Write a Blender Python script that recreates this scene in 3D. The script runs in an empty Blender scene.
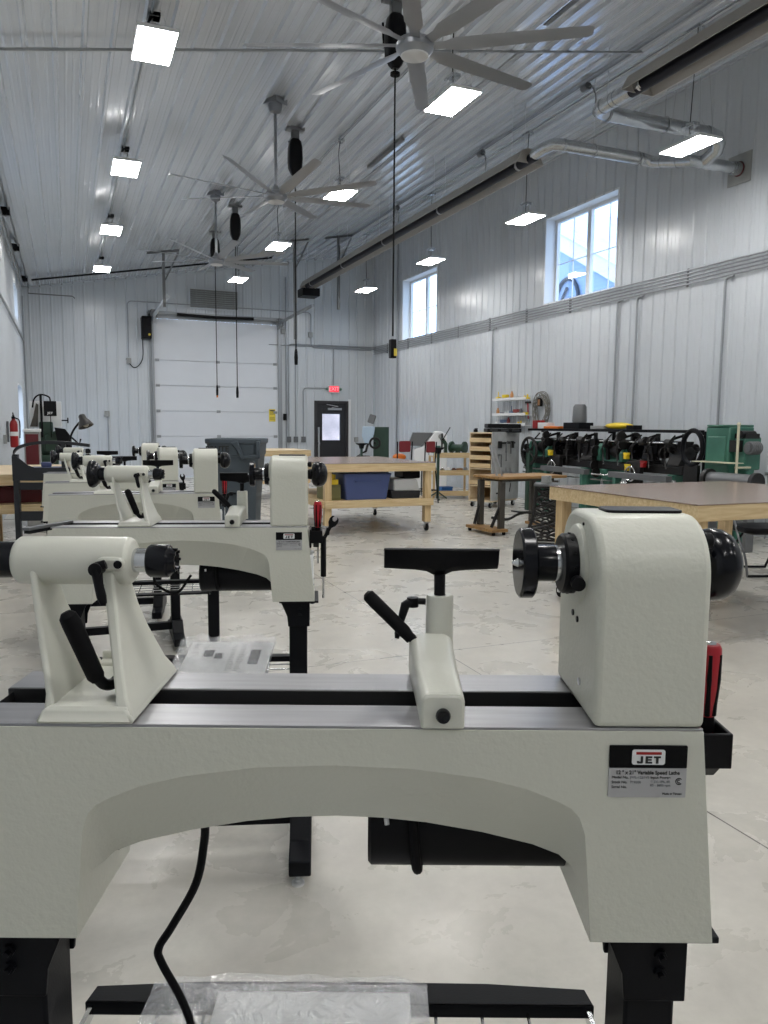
import bpy, bmesh, math, random
from math import sin, cos, pi, radians, sqrt, atan2, hypot
from mathutils import Vector, Matrix, Euler
sc = bpy.context.scene
COL = sc.collection
random.seed(7)

# ------------------------------------------------------------------ camera
YAW, PIT, ROLL, EYE = radians(22.4), radians(-6.4), radians(0.45), 1.40
cd = bpy.data.cameras.new('camera'); cam = bpy.data.objects.new('camera', cd); COL.objects.link(cam)
fw = Vector((sin(YAW)*cos(PIT), cos(YAW)*cos(PIT), sin(PIT)))
rt0 = Vector((cos(YAW), -sin(YAW), 0)); up0 = rt0.cross(fw)
rt = rt0*cos(ROLL) + up0*sin(ROLL); up = -rt0*sin(ROLL) + up0*cos(ROLL)
R3 = Matrix((rt, up, -fw)).transposed()
cam.matrix_world = Matrix.Translation((0, 0, EYE)) @ R3.to_4x4()
cd.sensor_fit = 'VERTICAL'; cd.sensor_height = 32.0; cd.lens = 769/1024*32.0
cd.clip_start = .02; cd.clip_end = 300
sc.camera = cam

# ------------------------------------------------------------------ world, exposure
w = bpy.data.worlds.new('sky'); sc.world = w; w.use_nodes = True
bg = w.node_tree.nodes['Background']; bg.inputs[0].default_value = (.56, .73, 1, 1); bg.inputs[1].default_value = 4.0
LAMP = 58.0          # strength of every LED panel
sc.view_settings.view_transform = 'Standard'; sc.view_settings.look = 'None'
sc.view_settings.gamma = 1; sc.view_settings.use_curve_mapping = False
sc.view_settings.exposure = 0.04

# ------------------------------------------------------------------ materials
def srgb(r, g, b):
    f = lambda c: (c/255/12.92) if c/255 <= .04045 else ((c/255+.055)/1.055)**2.4
    return (f(r), f(g), f(b), 1)
def mat(name, col, rough=.5, metal=0., bump=0, bscale=200, var=0, vscale=5, coat=0, emit=0, alpha=1, spec=.5, trans=0, stretch=None):
    m = bpy.data.materials.new(name); m.use_nodes = True; nt = m.node_tree; b = nt.nodes['Principled BSDF']
    b.inputs['Base Color'].default_value = col; b.inputs['Roughness'].default_value = rough; b.inputs['Metallic'].default_value = metal
    b.inputs['Specular IOR Level'].default_value = spec
    if coat: b.inputs['Coat Weight'].default_value = coat; b.inputs['Coat Roughness'].default_value = .10
    if alpha < 1: b.inputs['Alpha'].default_value = alpha
    if trans: b.inputs['Transmission Weight'].default_value = trans
    if emit: b.inputs['Emission Color'].default_value = col; b.inputs['Emission Strength'].default_value = emit
    tc = nt.nodes.new('ShaderNodeTexCoord'); src = tc.outputs['Object']
    if stretch:
        mp = nt.nodes.new('ShaderNodeMapping'); mp.inputs['Scale'].default_value = stretch; nt.links.new(src, mp.inputs[0]); src = mp.outputs[0]
    if bump:
        n = nt.nodes.new('ShaderNodeTexNoise'); n.inputs['Scale'].default_value = bscale; n.inputs['Detail'].default_value = 2
        bp = nt.nodes.new('ShaderNodeBump'); bp.inputs['Strength'].default_value = bump; bp.inputs['Distance'].default_value = .002
        nt.links.new(src, n.inputs['Vector']); nt.links.new(n.outputs['Fac'], bp.inputs['Height']); nt.links.new(bp.outputs[0], b.inputs['Normal'])
    if var:
        n = nt.nodes.new('ShaderNodeTexNoise'); n.inputs['Scale'].default_value = vscale; n.inputs['Detail'].default_value = 5
        r = nt.nodes.new('ShaderNodeMapRange'); r.inputs[1].default_value = .3; r.inputs[2].default_value = .7
        r.inputs[3].default_value = 1-var; r.inputs[4].default_value = 1+var
        h = nt.nodes.new('ShaderNodeHueSaturation'); h.inputs['Color'].default_value = col
        nt.links.new(src, n.inputs['Vector']); nt.links.new(n.outputs['Fac'], r.inputs[0]); nt.links.new(r.outputs[0], h.inputs['Value']); nt.links.new(h.outputs[0], b.inputs['Base Color'])
    return m
CREAM = mat('cream_cast_paint', srgb(205, 205, 193), .42, bump=.35, bscale=160, coat=.06)
CREAM2 = mat('cream_smooth_paint', srgb(208, 208, 197), .3, bump=.1, bscale=120)
WHITEP = mat('white_paint', srgb(225, 227, 228), .4)
BLACKP = mat('black_plastic', (.0045, .0045, .006, 1), .42, spec=.16)
BLACKM = mat('black_powder_coat', (.0045, .005, .007, 1), .45, bump=.1, bscale=400, spec=.13)
BLACKG = mat('black_gloss', (.003, .0035, .006, 1), .2, spec=.26)
DARKGAP = mat('dark_cast_iron', (.018, .018, .019, 1), .6)  # near-black colour of the bed slot channel and its cheek
STEEL = mat('ground_steel', (.34, .34, .355, 1), .34, metal=.85, var=.12, vscale=6, stretch=(1, 14, 14))
ZINC = mat('zinc_plate', (.72, .73, .74, 1), .35, metal=.6)
CHROME = mat('chrome', (.62, .63, .64, 1), .18, metal=1)
GALV = mat('galvanised_duct', (.52, .54, .56, 1), .27, metal=.95, var=.12, vscale=9)
CONDUIT = mat('conduit_steel', (.33, .35, .37, 1), .4, metal=.6)
ALU = mat('brushed_aluminium', (.44, .45, .47, 1), .36, metal=.8)
FANM = mat('satin_fan_grey', srgb(138, 141, 146), .34, metal=.6)
PANEL = mat('liner_panel', srgb(200, 205, 210), .25, spec=.55, var=.03, vscale=.8)
CEILM = mat('ceiling_panel', srgb(214, 218, 223), .24, metal=.4, spec=.9, bump=.35, bscale=2.2, coat=.5, var=.03, vscale=.8)
TRIM = mat('trim_metal', srgb(190, 196, 202), .35)
RED = mat('red_plastic', srgb(170, 18, 36), .3)
REDPAINT = mat('red_enamel', srgb(150, 24, 26), .35)
MAROON = mat('maroon_enamel', srgb(92, 20, 28), .5)
ORANGE = mat('orange_plastic', srgb(225, 120, 30), .4)
YELLOW = mat('yellow_plastic', srgb(225, 195, 35), .45)
YELLOWL = mat('yellow_label', srgb(222, 200, 70), .5)
GREEN = mat('machine_green', srgb(58, 108, 92), .38, var=.12, vscale=6)
DGREEN = mat('dark_machine_green', srgb(40, 66, 54), .42, var=.12, vscale=6)
OLIVE = mat('olive_crate', srgb(110, 108, 66), .6)
BLUEBIN = mat('blue_tote', srgb(72, 88, 138), .42)
GREYBIN = mat('grey_container', srgb(62, 72, 80), .48, bump=.1, bscale=60)
SLATE = mat('slate_machine_paint', srgb(29, 32, 37), .5)
GREYM = mat('grey_machine_paint', srgb(150, 152, 150), .42, var=.08, vscale=8)
MIDGREY = mat('mid_grey_metal', srgb(110, 112, 114), .4, metal=.4)
TUBEM = mat('heater_tube', (.008, .009, .016, 1), .5, spec=.3)
REFL = mat('heater_reflector', srgb(160, 156, 150), .45, metal=.2)
RUBBER = mat('black_rubber', (.004, .004, .005, 1), .6, spec=.12)
DIRTY = mat('oily_black_iron', (.014, .013, .013, 1), .4, metal=.3, bump=.5, bscale=40)
RUST = mat('rusty_iron', srgb(96, 62, 46), .7, var=.3, vscale=30)
PAPER = mat('white_paper', srgb(236, 236, 234), .7)
INK = mat('black_ink', (.02, .02, .02, 1), .6)
BLUETXT = mat('blue_metal', srgb(35, 95, 150), .4)
BROWNBOX = mat('cardboard', srgb(150, 110, 75), .8)
def wood(name, a, b_, scale=(1.2, 14, 14), rough=.55):
    m = bpy.data.materials.new(name); m.use_nodes = True; nt = m.node_tree; b = nt.nodes['Principled BSDF']; b.inputs['Roughness'].default_value = rough
    tc = nt.nodes.new('ShaderNodeTexCoord'); mp = nt.nodes.new('ShaderNodeMapping'); mp.inputs['Scale'].default_value = scale
    n = nt.nodes.new('ShaderNodeTexNoise'); n.inputs['Scale'].default_value = 3; n.inputs['Detail'].default_value = 6; n.inputs['Distortion'].default_value = .6
    r = nt.nodes.new('ShaderNodeValToRGB'); r.color_ramp.elements[0].position = .3; r.color_ramp.elements[1].position = .7
    r.color_ramp.elements[0].color = a; r.color_ramp.elements[1].color = b_
    nt.links.new(tc.outputs['Object'], mp.inputs[0]); nt.links.new(mp.outputs[0], n.inputs['Vector']); nt.links.new(n.outputs['Fac'], r.inputs[0]); nt.links.new(r.outputs[0], b.inputs['Base Color'])
    return m
PINE = wood('pine_lumber', srgb(196, 168, 124), srgb(222, 200, 158))
PINEZ = wood('pine_lumber_upright', srgb(190, 160, 116), srgb(218, 194, 150), (14, 14, 1.2))
PLY = wood('birch_plywood', srgb(206, 184, 148), srgb(226, 208, 178), (2, 6, 6))
HARDB = wood('hardboard_top', srgb(128, 108, 96), srgb(150, 130, 116), (3, 3, 3), .22)
OLDWOOD = wood('worn_oak', srgb(120, 88, 50), srgb(176, 138, 86), (1.5, 12, 12))
BROWNW = wood('brown_panel', srgb(84, 62, 40), srgb(110, 84, 56), (3, 3, 3))

def concrete():
    m = bpy.data.materials.new('polished_concrete'); m.use_nodes = True; nt = m.node_tree; N = nt.nodes.new; L = nt.links.new
    b = nt.nodes['Principled BSDF']; tc = N('ShaderNodeTexCoord')
    def noise(s, d=6, dist=0):
        n = N('ShaderNodeTexNoise'); n.inputs['Scale'].default_value = s; n.inputs['Roughness'].default_value = .62; n.inputs['Detail'].default_value = d; n.inputs['Distortion'].default_value = dist
        L(tc.outputs['Object'], n.inputs['Vector']); return n.outputs['Fac']
    def ramp(src, p0, c0, p1, c1):
        r = N('ShaderNodeValToRGB'); e = r.color_ramp.elements; e[0].position = p0; e[0].color = c0; e[1].position = p1; e[1].color = c1; L(src, r.inputs[0]); return r.outputs[0]
    def mix(f, a, b2, t='MIX'):
        x = N('ShaderNodeMix'); x.data_type = 'RGBA'; x.blend_type = t
        if isinstance(f, float): x.inputs[0].default_value = f
        else: L(f, x.inputs[0])
        for s, k in ((a, 6), (b2, 7)):
            if isinstance(s, tuple): x.inputs[k].default_value = s
            else: L(s, x.inputs[k])
        return x.outputs[2]
    c = ramp(noise(1.1, 8, .15), .22, srgb(168, 165, 157), .78, srgb(202, 198, 188))
    c = mix(.45, c, ramp(noise(4.2, 9, .3), .25, srgb(158, 155, 147), .75, srgb(214, 210, 200)))
    c = mix(.16, c, ramp(noise(26, 4), .2, srgb(140, 138, 132), .8, srgb(205, 202, 196)))
    # saw joints
    sp = N('ShaderNodeSeparateXYZ'); L(tc.outputs['Object'], sp.inputs[0])
    def joint(out, off, per):
        a = N('ShaderNodeMath'); a.operation = 'SUBTRACT'; L(out, a.inputs[0]); a.inputs[1].default_value = off - per/2 - 50*per
        q = N('ShaderNodeMath'); q.operation = 'MODULO'; L(a.outputs[0], q.inputs[0]); q.inputs[1].default_value = per
        s_ = N('ShaderNodeMath'); s_.operation = 'SUBTRACT'; L(q.outputs[0], s_.inputs[0]); s_.inputs[1].default_value = per/2
        d = N('ShaderNodeMath'); d.operation = 'ABSOLUTE'; L(s_.outputs[0], d.inputs[0])
        l = N('ShaderNodeMath'); l.operation = 'LESS_THAN'; L(d.outputs[0], l.inputs[0]); l.inputs[1].default_value = .0035
        return l.outputs[0]
    mx = N('ShaderNodeMath'); mx.operation = 'MAXIMUM'; L(joint(sp.outputs[0], 2.13, 4.6), mx.inputs[0]); L(joint(sp.outputs[1], 4.19, 4.6), mx.inputs[1])
    c = mix(mx.outputs[0], c, srgb(78, 76, 72))
    L(c, b.inputs['Base Color'])
    rr = N('ShaderNodeMapRange'); L(noise(3.1, 6, .5), rr.inputs[0]); rr.inputs[1].default_value = .2; rr.inputs[2].default_value = .8; rr.inputs[3].default_value = .20; rr.inputs[4].default_value = .38; L(rr.outputs[0], b.inputs['Roughness'])
    b.inputs['Specular IOR Level'].default_value = .45
    bp = N('ShaderNodeBump'); bp.inputs['Strength'].default_value = .12; bp.inputs['Distance'].default_value = .002; L(noise(60, 4), bp.inputs['Height']); L(bp.outputs[0], b.inputs['Normal'])
    return m
CONC = concrete()
def emis(name, col, s):
    m = bpy.data.materials.new(name); m.use_nodes = True; nt = m.node_tree; nt.nodes.clear()
    e = nt.nodes.new('ShaderNodeEmission'); e.inputs[0].default_value = col; e.inputs[1].default_value = s
    o = nt.nodes.new('ShaderNodeOutputMaterial'); nt.links.new(e.outputs[0], o.inputs[0]); return m
LED = emis('led_panel', (1, .985, .96, 1), LAMP)
EXITRED = emis('exit_red', srgb(240, 75, 90), 1.15)
def glass(name, tint=(.95, .98, 1, 1), a=.12):
    m = bpy.data.materials.new(name); m.use_nodes = True; nt = m.node_tree; nt.nodes.clear()
    t = nt.nodes.new('ShaderNodeBsdfTransparent'); t.inputs[0].default_value = tint; g = nt.nodes.new('ShaderNodeBsdfGlossy'); g.inputs[1].default_value = .03
    x = nt.nodes.new('ShaderNodeMixShader'); x.inputs[0].default_value = a
    o = nt.nodes.new('ShaderNodeOutputMaterial'); nt.links.new(t.outputs[0], x.inputs[1]); nt.links.new(g.outputs[0], x.inputs[2]); nt.links.new(x.outputs[0], o.inputs[0]); return m
GLASS = glass('window_glass')
def film():
    m = bpy.data.materials.new('clear_plastic_film'); m.use_nodes = True; nt = m.node_tree; nt.nodes.clear()
    N = nt.nodes.new; L = nt.links.new
    t = N('ShaderNodeBsdfTransparent'); t.inputs[0].default_value = (.93, .94, .95, 1); g = N('ShaderNodeBsdfGlossy'); g.inputs[1].default_value = .16; d = N('ShaderNodeBsdfDiffuse'); d.inputs[0].default_value = (.85, .86, .88, 1)
    n = N('ShaderNodeTexNoise'); n.inputs['Scale'].default_value = 22; n.inputs['Detail'].default_value = 4; n.inputs['Distortion'].default_value = 1.5
    tc = N('ShaderNodeTexCoord'); L(tc.outputs['Object'], n.inputs['Vector'])
    bp = N('ShaderNodeBump'); bp.inputs['Strength'].default_value = .9; bp.inputs['Distance'].default_value = .02; L(n.outputs['Fac'], bp.inputs['Height']); L(bp.outputs[0], g.inputs['Normal'])
    x1 = N('ShaderNodeMixShader'); x1.inputs[0].default_value = .35; L(g.outputs[0], x1.inputs[1]); L(d.outputs[0], x1.inputs[2])
    x = N('ShaderNodeMixShader'); x.inputs[0].default_value = .30; L(t.outputs[0], x.inputs[1]); L(x1.outputs[0], x.inputs[2])
    o = N('ShaderNodeOutputMaterial'); L(x.outputs[0], o.inputs[0]); return m
FILM = film()

# ------------------------------------------------------------------ mesh helpers
class M:
    def __init__(s): s.bm = bmesh.new(); s.mi = 0; s.T = Matrix.Identity(4)
    def v(s, p): return s.bm.verts.new(s.T @ Vector(p))
    def f(s, vs):
        try: q = s.bm.faces.new(vs); q.material_index = s.mi; return q
        except ValueError: return None
    def box(s, x0, x1, y0, y1, z0, z1):
        P = [s.v((x, y, z)) for z in (z0, z1) for x, y in ((x0, y0), (x1, y0), (x1, y1), (x0, y1))]
        for i in ((3, 2, 1, 0), (4, 5, 6, 7), (0, 1, 5, 4), (1, 2, 6, 5), (2, 3, 7, 6), (3, 0, 4, 7)): s.f([P[k] for k in i])
        return s
    def cb(s, c, sz, rot=None):
        o = s.T
        s.T = o @ Matrix.Translation(c) @ (Euler(rot).to_matrix().to_4x4() if rot else Matrix.Identity(4))
        s.box(-sz[0]/2, sz[0]/2, -sz[1]/2, sz[1]/2, -sz[2]/2, sz[2]/2); s.T = o; return s
    def rings(s, rs, cap=True, closed=False):
        V = [[s.v(p) for p in r] for r in rs]; n = len(V[0])
        prs = list(zip(V, V[1:])) + ([(V[-1], V[0])] if closed else [])
        for a, b in prs:
            for i in range(n): s.f([a[i], a[(i+1) % n], b[(i+1) % n], b[i]])
        if cap and not closed: s.f(V[0][::-1]); s.f(V[-1])
        return s
    def frame(s, d):
        d = Vector(d).normalized(); u = d.orthogonal().normalized() if abs(d.z) > .99 else d.cross(Vector((0, 0, 1))).normalized()
        return d, u, d.cross(u)
    def cyl(s, p0, p1, r0, r1=None, n=24, cap=True):
        r1 = r0 if r1 is None else r1; p0 = Vector(p0); p1 = Vector(p1); d, u, w_ = s.frame(p1-p0)
        return s.rings([[p + (u*cos(2*pi*i/n) + w_*sin(2*pi*i/n))*r for i in range(n)] for p, r in ((p0, r0), (p1, r1))], cap)
    def rev(s, prof, o=(0, 0, 0), d=(0, 0, 1), n=32):       # prof: (radius, distance along d)
        o = Vector(o); d, u, w_ = s.frame(d)
        return s.rings([[o + d*h + (u*cos(2*pi*i/n) + w_*sin(2*pi*i/n))*max(r, 1e-4) for i in range(n)] for r, h in prof])
    def tube(s, pts, r, n=8, closed=False):
        P = [Vector(p) for p in pts]; rs = []; prev = None
        for i, p in enumerate(P):
            if closed: t = (P[(i+1) % len(P)] - P[i-1])
            else: t = (P[min(i+1, len(P)-1)] - P[max(i-1, 0)])
            t.normalize()
            if prev is None: u = t.orthogonal().normalized()
            else: u = (prev - t*prev.dot(t)); u = u.normalized() if u.length > 1e-6 else t.orthogonal().normalized()
            prev = u; w_ = t.cross(u); rr = r[i] if isinstance(r, (list, tuple)) else r
            rs.append([p + (u*cos(2*pi*k/n) + w_*sin(2*pi*k/n))*rr for k in range(n)])
        return s.rings(rs, True, closed)
    def prism(s, poly, ax, lo, hi):                         # poly in the plane across axis ax
        def pt(a, b, h): return {'x': (h, a, b), 'y': (a, h, b), 'z': (a, b, h)}[ax]
        return s.rings([[pt(a, b, lo) for a, b in poly], [pt(a, b, hi) for a, b in poly]])
    def sph(s, c, r, sc_=(1, 1, 1), n=16, m=10):
        c = Vector(c); rs = []
        for j in range(m+1):
            t = -pi/2 + pi*j/m; rr = max(cos(t), 1e-3)
            rs.append([c + Vector((cos(2*pi*i/n)*rr*r*sc_[0], sin(2*pi*i/n)*rr*r*sc_[1], sin(t)*r*sc_[2])) for i in range(n)])
        return s.rings(rs)
    def build(s, name, m, parent=None, bevel=0, smooth=35, loc=None, rz=0, seg=2):
        bmesh.ops.recalc_face_normals(s.bm, faces=s.bm.faces)
        me = bpy.data.meshes.new(name); s.bm.to_mesh(me); s.bm.free()
        for k in (m if isinstance(m, (list, tuple)) else [m]): me.materials.append(k)
        if smooth:
            me.shade_smooth(); me.set_sharp_from_angle(angle=radians(smooth))
        o = bpy.data.objects.new(name, me); COL.objects.link(o)
        if parent: o.parent = parent
        if loc is not None: o.location = loc
        if rz: o.rotation_euler = (0, 0, rz)
        if bevel:
            b = o.modifiers.new('Bevel', 'BEVEL'); b.width = bevel; b.segments = seg; b.limit_method = 'ANGLE'; b.angle_limit = radians(35); b.harden_normals = False
        return o
def tag(o, label, cat, group=None, kind=None):
    if label: o['label'] = label
    if cat: o['category'] = cat
    if group: o['group'] = group
    if kind: o['kind'] = kind
    return o
def T(name, label, cat, loc=(0, 0, 0), rz=0, group=None):
    o = bpy.data.objects.new(name, None); COL.objects.link(o); o.location = loc; o.rotation_euler = (0, 0, rz); o.empty_display_size = .1
    return tag(o, label, cat, group)
def struct(o): o['kind'] = 'structure'; return o
def copy_tree(o, parent=None):
    c = o.copy(); COL.objects.link(c)
    if parent: c.parent = parent
    for ch in list(o.children): copy_tree(ch, c)
    return c
def kid(o, name): return next(c for c in o.children if c.name.split('.')[0] == name)
def text(s, name, size, m, parent, loc, rot, ext=.0004, sx=1, align='CENTER', off=0):
    cu = bpy.data.curves.new(name, 'FONT'); cu.body = s; cu.size = size; cu.extrude = ext; cu.offset = off; cu.align_x = align; cu.align_y = 'CENTER'
    t = bpy.data.objects.new(name, cu); COL.objects.link(t)
    dg = bpy.context.evaluated_depsgraph_get(); me = bpy.data.meshes.new_from_object(t.evaluated_get(dg)); bpy.data.objects.remove(t)
    me.materials.clear(); me.materials.append(m); o = bpy.data.objects.new(name, me); COL.objects.link(o)
    o.parent = parent; o.location = loc; o.rotation_euler = rot; o.scale = (sx, 1, 1); return o
def rrect(x0, x1, y0, y1, r, n=5):
    P = []
    for cx, cy, a in ((x1-r, y0+r, -90), (x1-r, y1-r, 0), (x0+r, y1-r, 90), (x0+r, y0+r, 180)):
        for k in range(n+1): t = radians(a + 90*k/n); P.append((cx+r*cos(t), cy+r*sin(t)))
    return P
def bez(P, n=10):                                            # smooth path through points
    P = [Vector(p) for p in P]; Q = [P[0]*2-P[1]] + P + [P[-1]*2-P[-2]]; out = []
    for i in range(1, len(Q)-2):
        for k in range(n):
            t = k/n; out.append(.5*((2*Q[i]) + (-Q[i-1]+Q[i+1])*t + (2*Q[i-1]-5*Q[i]+4*Q[i+1]-Q[i+2])*t*t + (-Q[i-1]+3*Q[i]-3*Q[i+1]+Q[i+2])*t**3))
    return out + [P[-1]]

# ------------------------------------------------------------------ room shell
XL, XR, Y0, Y1 = -.908, 8.316, -6.0, 21.0
ZL, ZR = 4.65, 6.27
SL = (ZR-ZL)/(XR-XL)
def zc(x): return ZL + (x-XL)*SL
PER = .25
def ribs(a, b, hh=.018):                                             # (position, height) along a ribbed panel
    P = []; k = math.floor(a/PER)
    while k*PER < b:
        o = k*PER
        P += [(o, 0), (o+.016, hh), (o+.040, hh), (o+.056, 0), (o+.104, 0), (o+.112, .0024), (o+.126, .0024), (o+.134, 0), (o+.178, 0), (o+.186, .0024), (o+.200, .0024), (o+.208, 0)]
        k += 1
    return P
def ribbed(name, m, u0, u1, fn, holes=(), v0=0, vtop=lambda u: 5, step=None):
    """fn(u, v, h) -> point; holes (u0,u1,v0,v1)"""
    us = dict((round(u, 5), h) for u, h in ribs(u0, u1) if u0 < u < u1)
    for e in [u0, u1] + [x for h in holes for x in h[:2]]: us[round(e, 5)] = 0
    U = sorted(us); vs = sorted({v0} | {x for h in holes for x in h[2:4] if x > v0})
    M_ = M(); grid = []
    for u in U: grid.append([M_.v(fn(u, v, us[u])) for v in vs] + [M_.v(fn(u, vtop(u), us[u]))])
    for i in range(len(U)-1):
        um = (U[i]+U[i+1])/2
        for j in range(len(vs)):
            vm = vs[j]+.001
            if any(h[0] < um < h[1] and h[2] <= vm < h[3] for h in holes): continue
            M_.f([grid[i][j], grid[i+1][j], grid[i+1][j+1], grid[i][j+1]])
    bmesh.ops.remove_doubles(M_.bm, verts=M_.bm.verts, dist=1e-5)
    return struct(M_.build(name, m, smooth=0))
WR = [(10.42, 12.42, 3.67, 5.19), (16.96, 18.96, 3.63, 5.17)]       # right wall windows (y0,y1,z0,z1)
WLu = [(10.42, 12.42, 3.3, 4.25), (17.95, 19.2, 3.6, 4.3), (17.9, 19.7, .9, 2.2)]  # left wall windows; the first is unseen, added to bring light into the room
OH = (2.17, 5.45, 0, 4.11)
DR = (6.50, 7.51, 0, 2.09)
fl = M(); fl.box(XL-.2, XR+.2, Y0-.2, Y1+.2, -.1, 0); struct(fl.build('floor', CONC, smooth=0))
ribbed('wall_right', PANEL, Y0, Y1, lambda u, v, h: (XR-h, u, v), WR, vtop=lambda u: ZR+.02)
ribbed('wall_left', PANEL, Y0, Y1, lambda u, v, h: (XL+h, u, v), WLu, vtop=lambda u: ZL+.02)
ribbed('wall_back', PANEL, XL, XR, lambda u, v, h: (u, Y1-h, v), [OH, DR], vtop=lambda u: zc(u)+.02)
ribbed('wall_front', PANEL, XL, XR, lambda u, v, h: (u, Y0+h, v), [], vtop=lambda u: zc(u)+.02)
cm = M(); us = [(XL, 0)] + [(u, h) for u, h in ribs(XL, XR, .042) if XL < u < XR] + [(XR, 0)]
a = [cm.v((u, Y0, zc(u)-h)) for u, h in us]; b = [cm.v((u, Y1, zc(u)-h)) for u, h in us]
for i in range(len(us)-1): cm.f([a[i], a[i+1], b[i+1], b[i]])
struct(cm.build('ceiling', CEILM, smooth=0))
# outer skin so no daylight leaks round the liner
sk = M(); t_ = .35
for bx in ((XL-.4, XL-.38), ): pass
rf = M(); rf.rings([[(XL-.5, Y0-.5, zc(XL-.5)+.25), (XR+.5, Y0-.5, zc(XR+.5)+.25), (XR+.5, Y0-.5, zc(XR+.5)+.4), (XL-.5, Y0-.5, zc(XL-.5)+.4)],
                    [(XL-.5, Y1+.5, zc(XL-.5)+.25), (XR+.5, Y1+.5, zc(XR+.5)+.25), (XR+.5, Y1+.5, zc(XR+.5)+.4), (XL-.5, Y1+.5, zc(XL-.5)+.4)]])
struct(rf.build('ceiling_roof', TRIM, smooth=0))
# trim along the wall tops and in the corners
def bar(name, x0, x1, y0, y1, z0, z1, m=TRIM): q = M(); q.box(x0, x1, y0, y1, z0, z1); return struct(q.build(name, m, smooth=0))
q = M(); q.rings([[(x, y, zc(x)-.07) for x, y in ((XL, Y1-.03), (XL, Y1))] + [(XL, Y1, zc(XL)), (XL, Y1-.03, zc(XL))], [(XR, Y1-.03, zc(XR)-.07), (XR, Y1, zc(XR)-.07), (XR, Y1, zc(XR)), (XR, Y1-.03, zc(XR))]]); struct(q.build('trim_1', TRIM, smooth=0))
bar('trim_2', XR-.035, XR, Y0, Y1, ZR-.09, ZR); bar('trim_3', XL, XL+.03, Y0, Y1, ZL-.07, ZL)
bar('trim_4', XR-.05, XR, Y1-.05, Y1, 0, ZR-.05); bar('trim_5', XL, XL+.05, Y1-.05, Y1, 0, ZL-.05)
bar('baseboard_right', XR-.025, XR, Y0, Y1, 0, .1); bar('baseboard_left', XL, XL+.025, Y0, Y1, 0, .1)

# windows
def window(i, y0, y1, z0, z1, side, mull=True):
    X = XR if side > 0 else XL; s = side; D = .27
    w_ = struct(T('window_%d' % i, None, None, (X, (y0+y1)/2, z0)))
    hy = (y1-y0)/2; H = z1-z0
    def bx(m, xa, xb, ya, yb, za, zb): m.box(min(s*xa, s*xb), max(s*xa, s*xb), ya, yb, za, zb)
    j = M(); tk = .03
    bx(j, -.012, D, -hy-tk, -hy, -tk, H+tk); bx(j, -.012, D, hy, hy+tk, -tk, H+tk); bx(j, -.012, D, -hy, hy, H, H+tk); bx(j, -.012, D, -hy, hy, -tk, 0)
    j.build('window_jamb', WHITEP, w_, smooth=0)
    f = M(); e = .055
    bx(f, D-.07, D, -hy, -hy+e, 0, H); bx(f, D-.07, D, hy-e, hy, 0, H); bx(f, D-.07, D, -hy+e, hy-e, H-e, H); bx(f, D-.07, D, -hy+e, hy-e, 0, e)
    if mull:
        bx(f, D-.07, D, -.05, .05, e, H-e)
        g = .012
        for c in (-1, 1):
            bx(f, D-.03, D-.01, c*hy/2-g/2, c*hy/2+g/2, e, H-e)
        bx(f, D-.03, D-.01, -hy+e, hy-e, H*.47, H*.47+g)
    f.build('window_frame', WHITEP, w_, smooth=0)
    g = M(); bx(g, D-.022, D-.016, -hy+e, hy-e, e, H-e); g.build('window_pane', GLASS, w_, smooth=0)
for i, r in enumerate(WR): window(i+1, *r, 1)
for i, r in enumerate(WLu): window(i+3, *r, -1, False)
# ground and the building seen through the window on the right
q = M(); q.box(-60, 90, -60, 90, -.35, -.15); struct(q.build('ground_outside', mat('pale_gravel', srgb(170, 172, 175), .9), smooth=0))
# ------------------------------------------------------------------ overhead door, entry door
d = struct(T('door_1', None, None, (0, Y1, 0)))
q = M()
ZJ = [0, .41, 1.08, 1.74, 2.40, 3.05, 4.11]
for a_, b_ in zip(ZJ, ZJ[1:]):
    q.box(OH[0]-.02, OH[1]+.02, -.03, .03, a_+.005, b_-.005); q.box(OH[0]-.02, OH[1]+.02, .0, .03, b_-.01, min(b_+.01, 4.11))
q.build('door_panel', mat('door_white', srgb(214, 218, 224), .33, var=.02, vscale=2), d, bevel=.006)
for z in ZJ[1:-1]:
    for x in (OH[0]+.08, (OH[0]+OH[1])/2, OH[1]-.08): q = M(); q.box(x-.05, x+.05, -.045, -.03, z-.035, z+.035); q.cyl((x-.05, -.05, z), (x+.05, -.05, z), .012, n=8); q.build('door_hinge', CONDUIT, d)
q = M()
for x in (OH[0]-.03, OH[1]+.03): q.box(x-.03, x+.03, -.10, -.03, 0, 4.0)
q.box(OH[0]-.12, OH[0]-.06, -.03, -.005, 0, 4.3); q.box(OH[1]+.06, OH[1]+.12, -.03, -.005, 0, 4.3); q.box(OH[0]-.12, OH[1]+.12, -.03, -.005, 4.12, 4.3)
q.build('door_track', CONDUIT, d, bevel=.004)
q = M(); q.cyl((2.0, -.2, 4.22), (5.65, -.2, 4.2), .016, n=12); q.build('door_shaft', CONDUIT, d)
q = M(); q.tube([(2.75+(4.75-2.75)*i/12, -.2, 4.215-.02*sin(i/12*pi)) for i in range(13)], .042, 14); q.build('torsion_spring', BLACKP, d)
q = M(); q.box(5.42, 5.56, -.26, -.03, 4.06, 4.26); q.box(2.1, 2.26, -.26, -.03, 4.1, 4.3); q.build('shaft_bracket', MIDGREY, d, bevel=.01)
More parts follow.
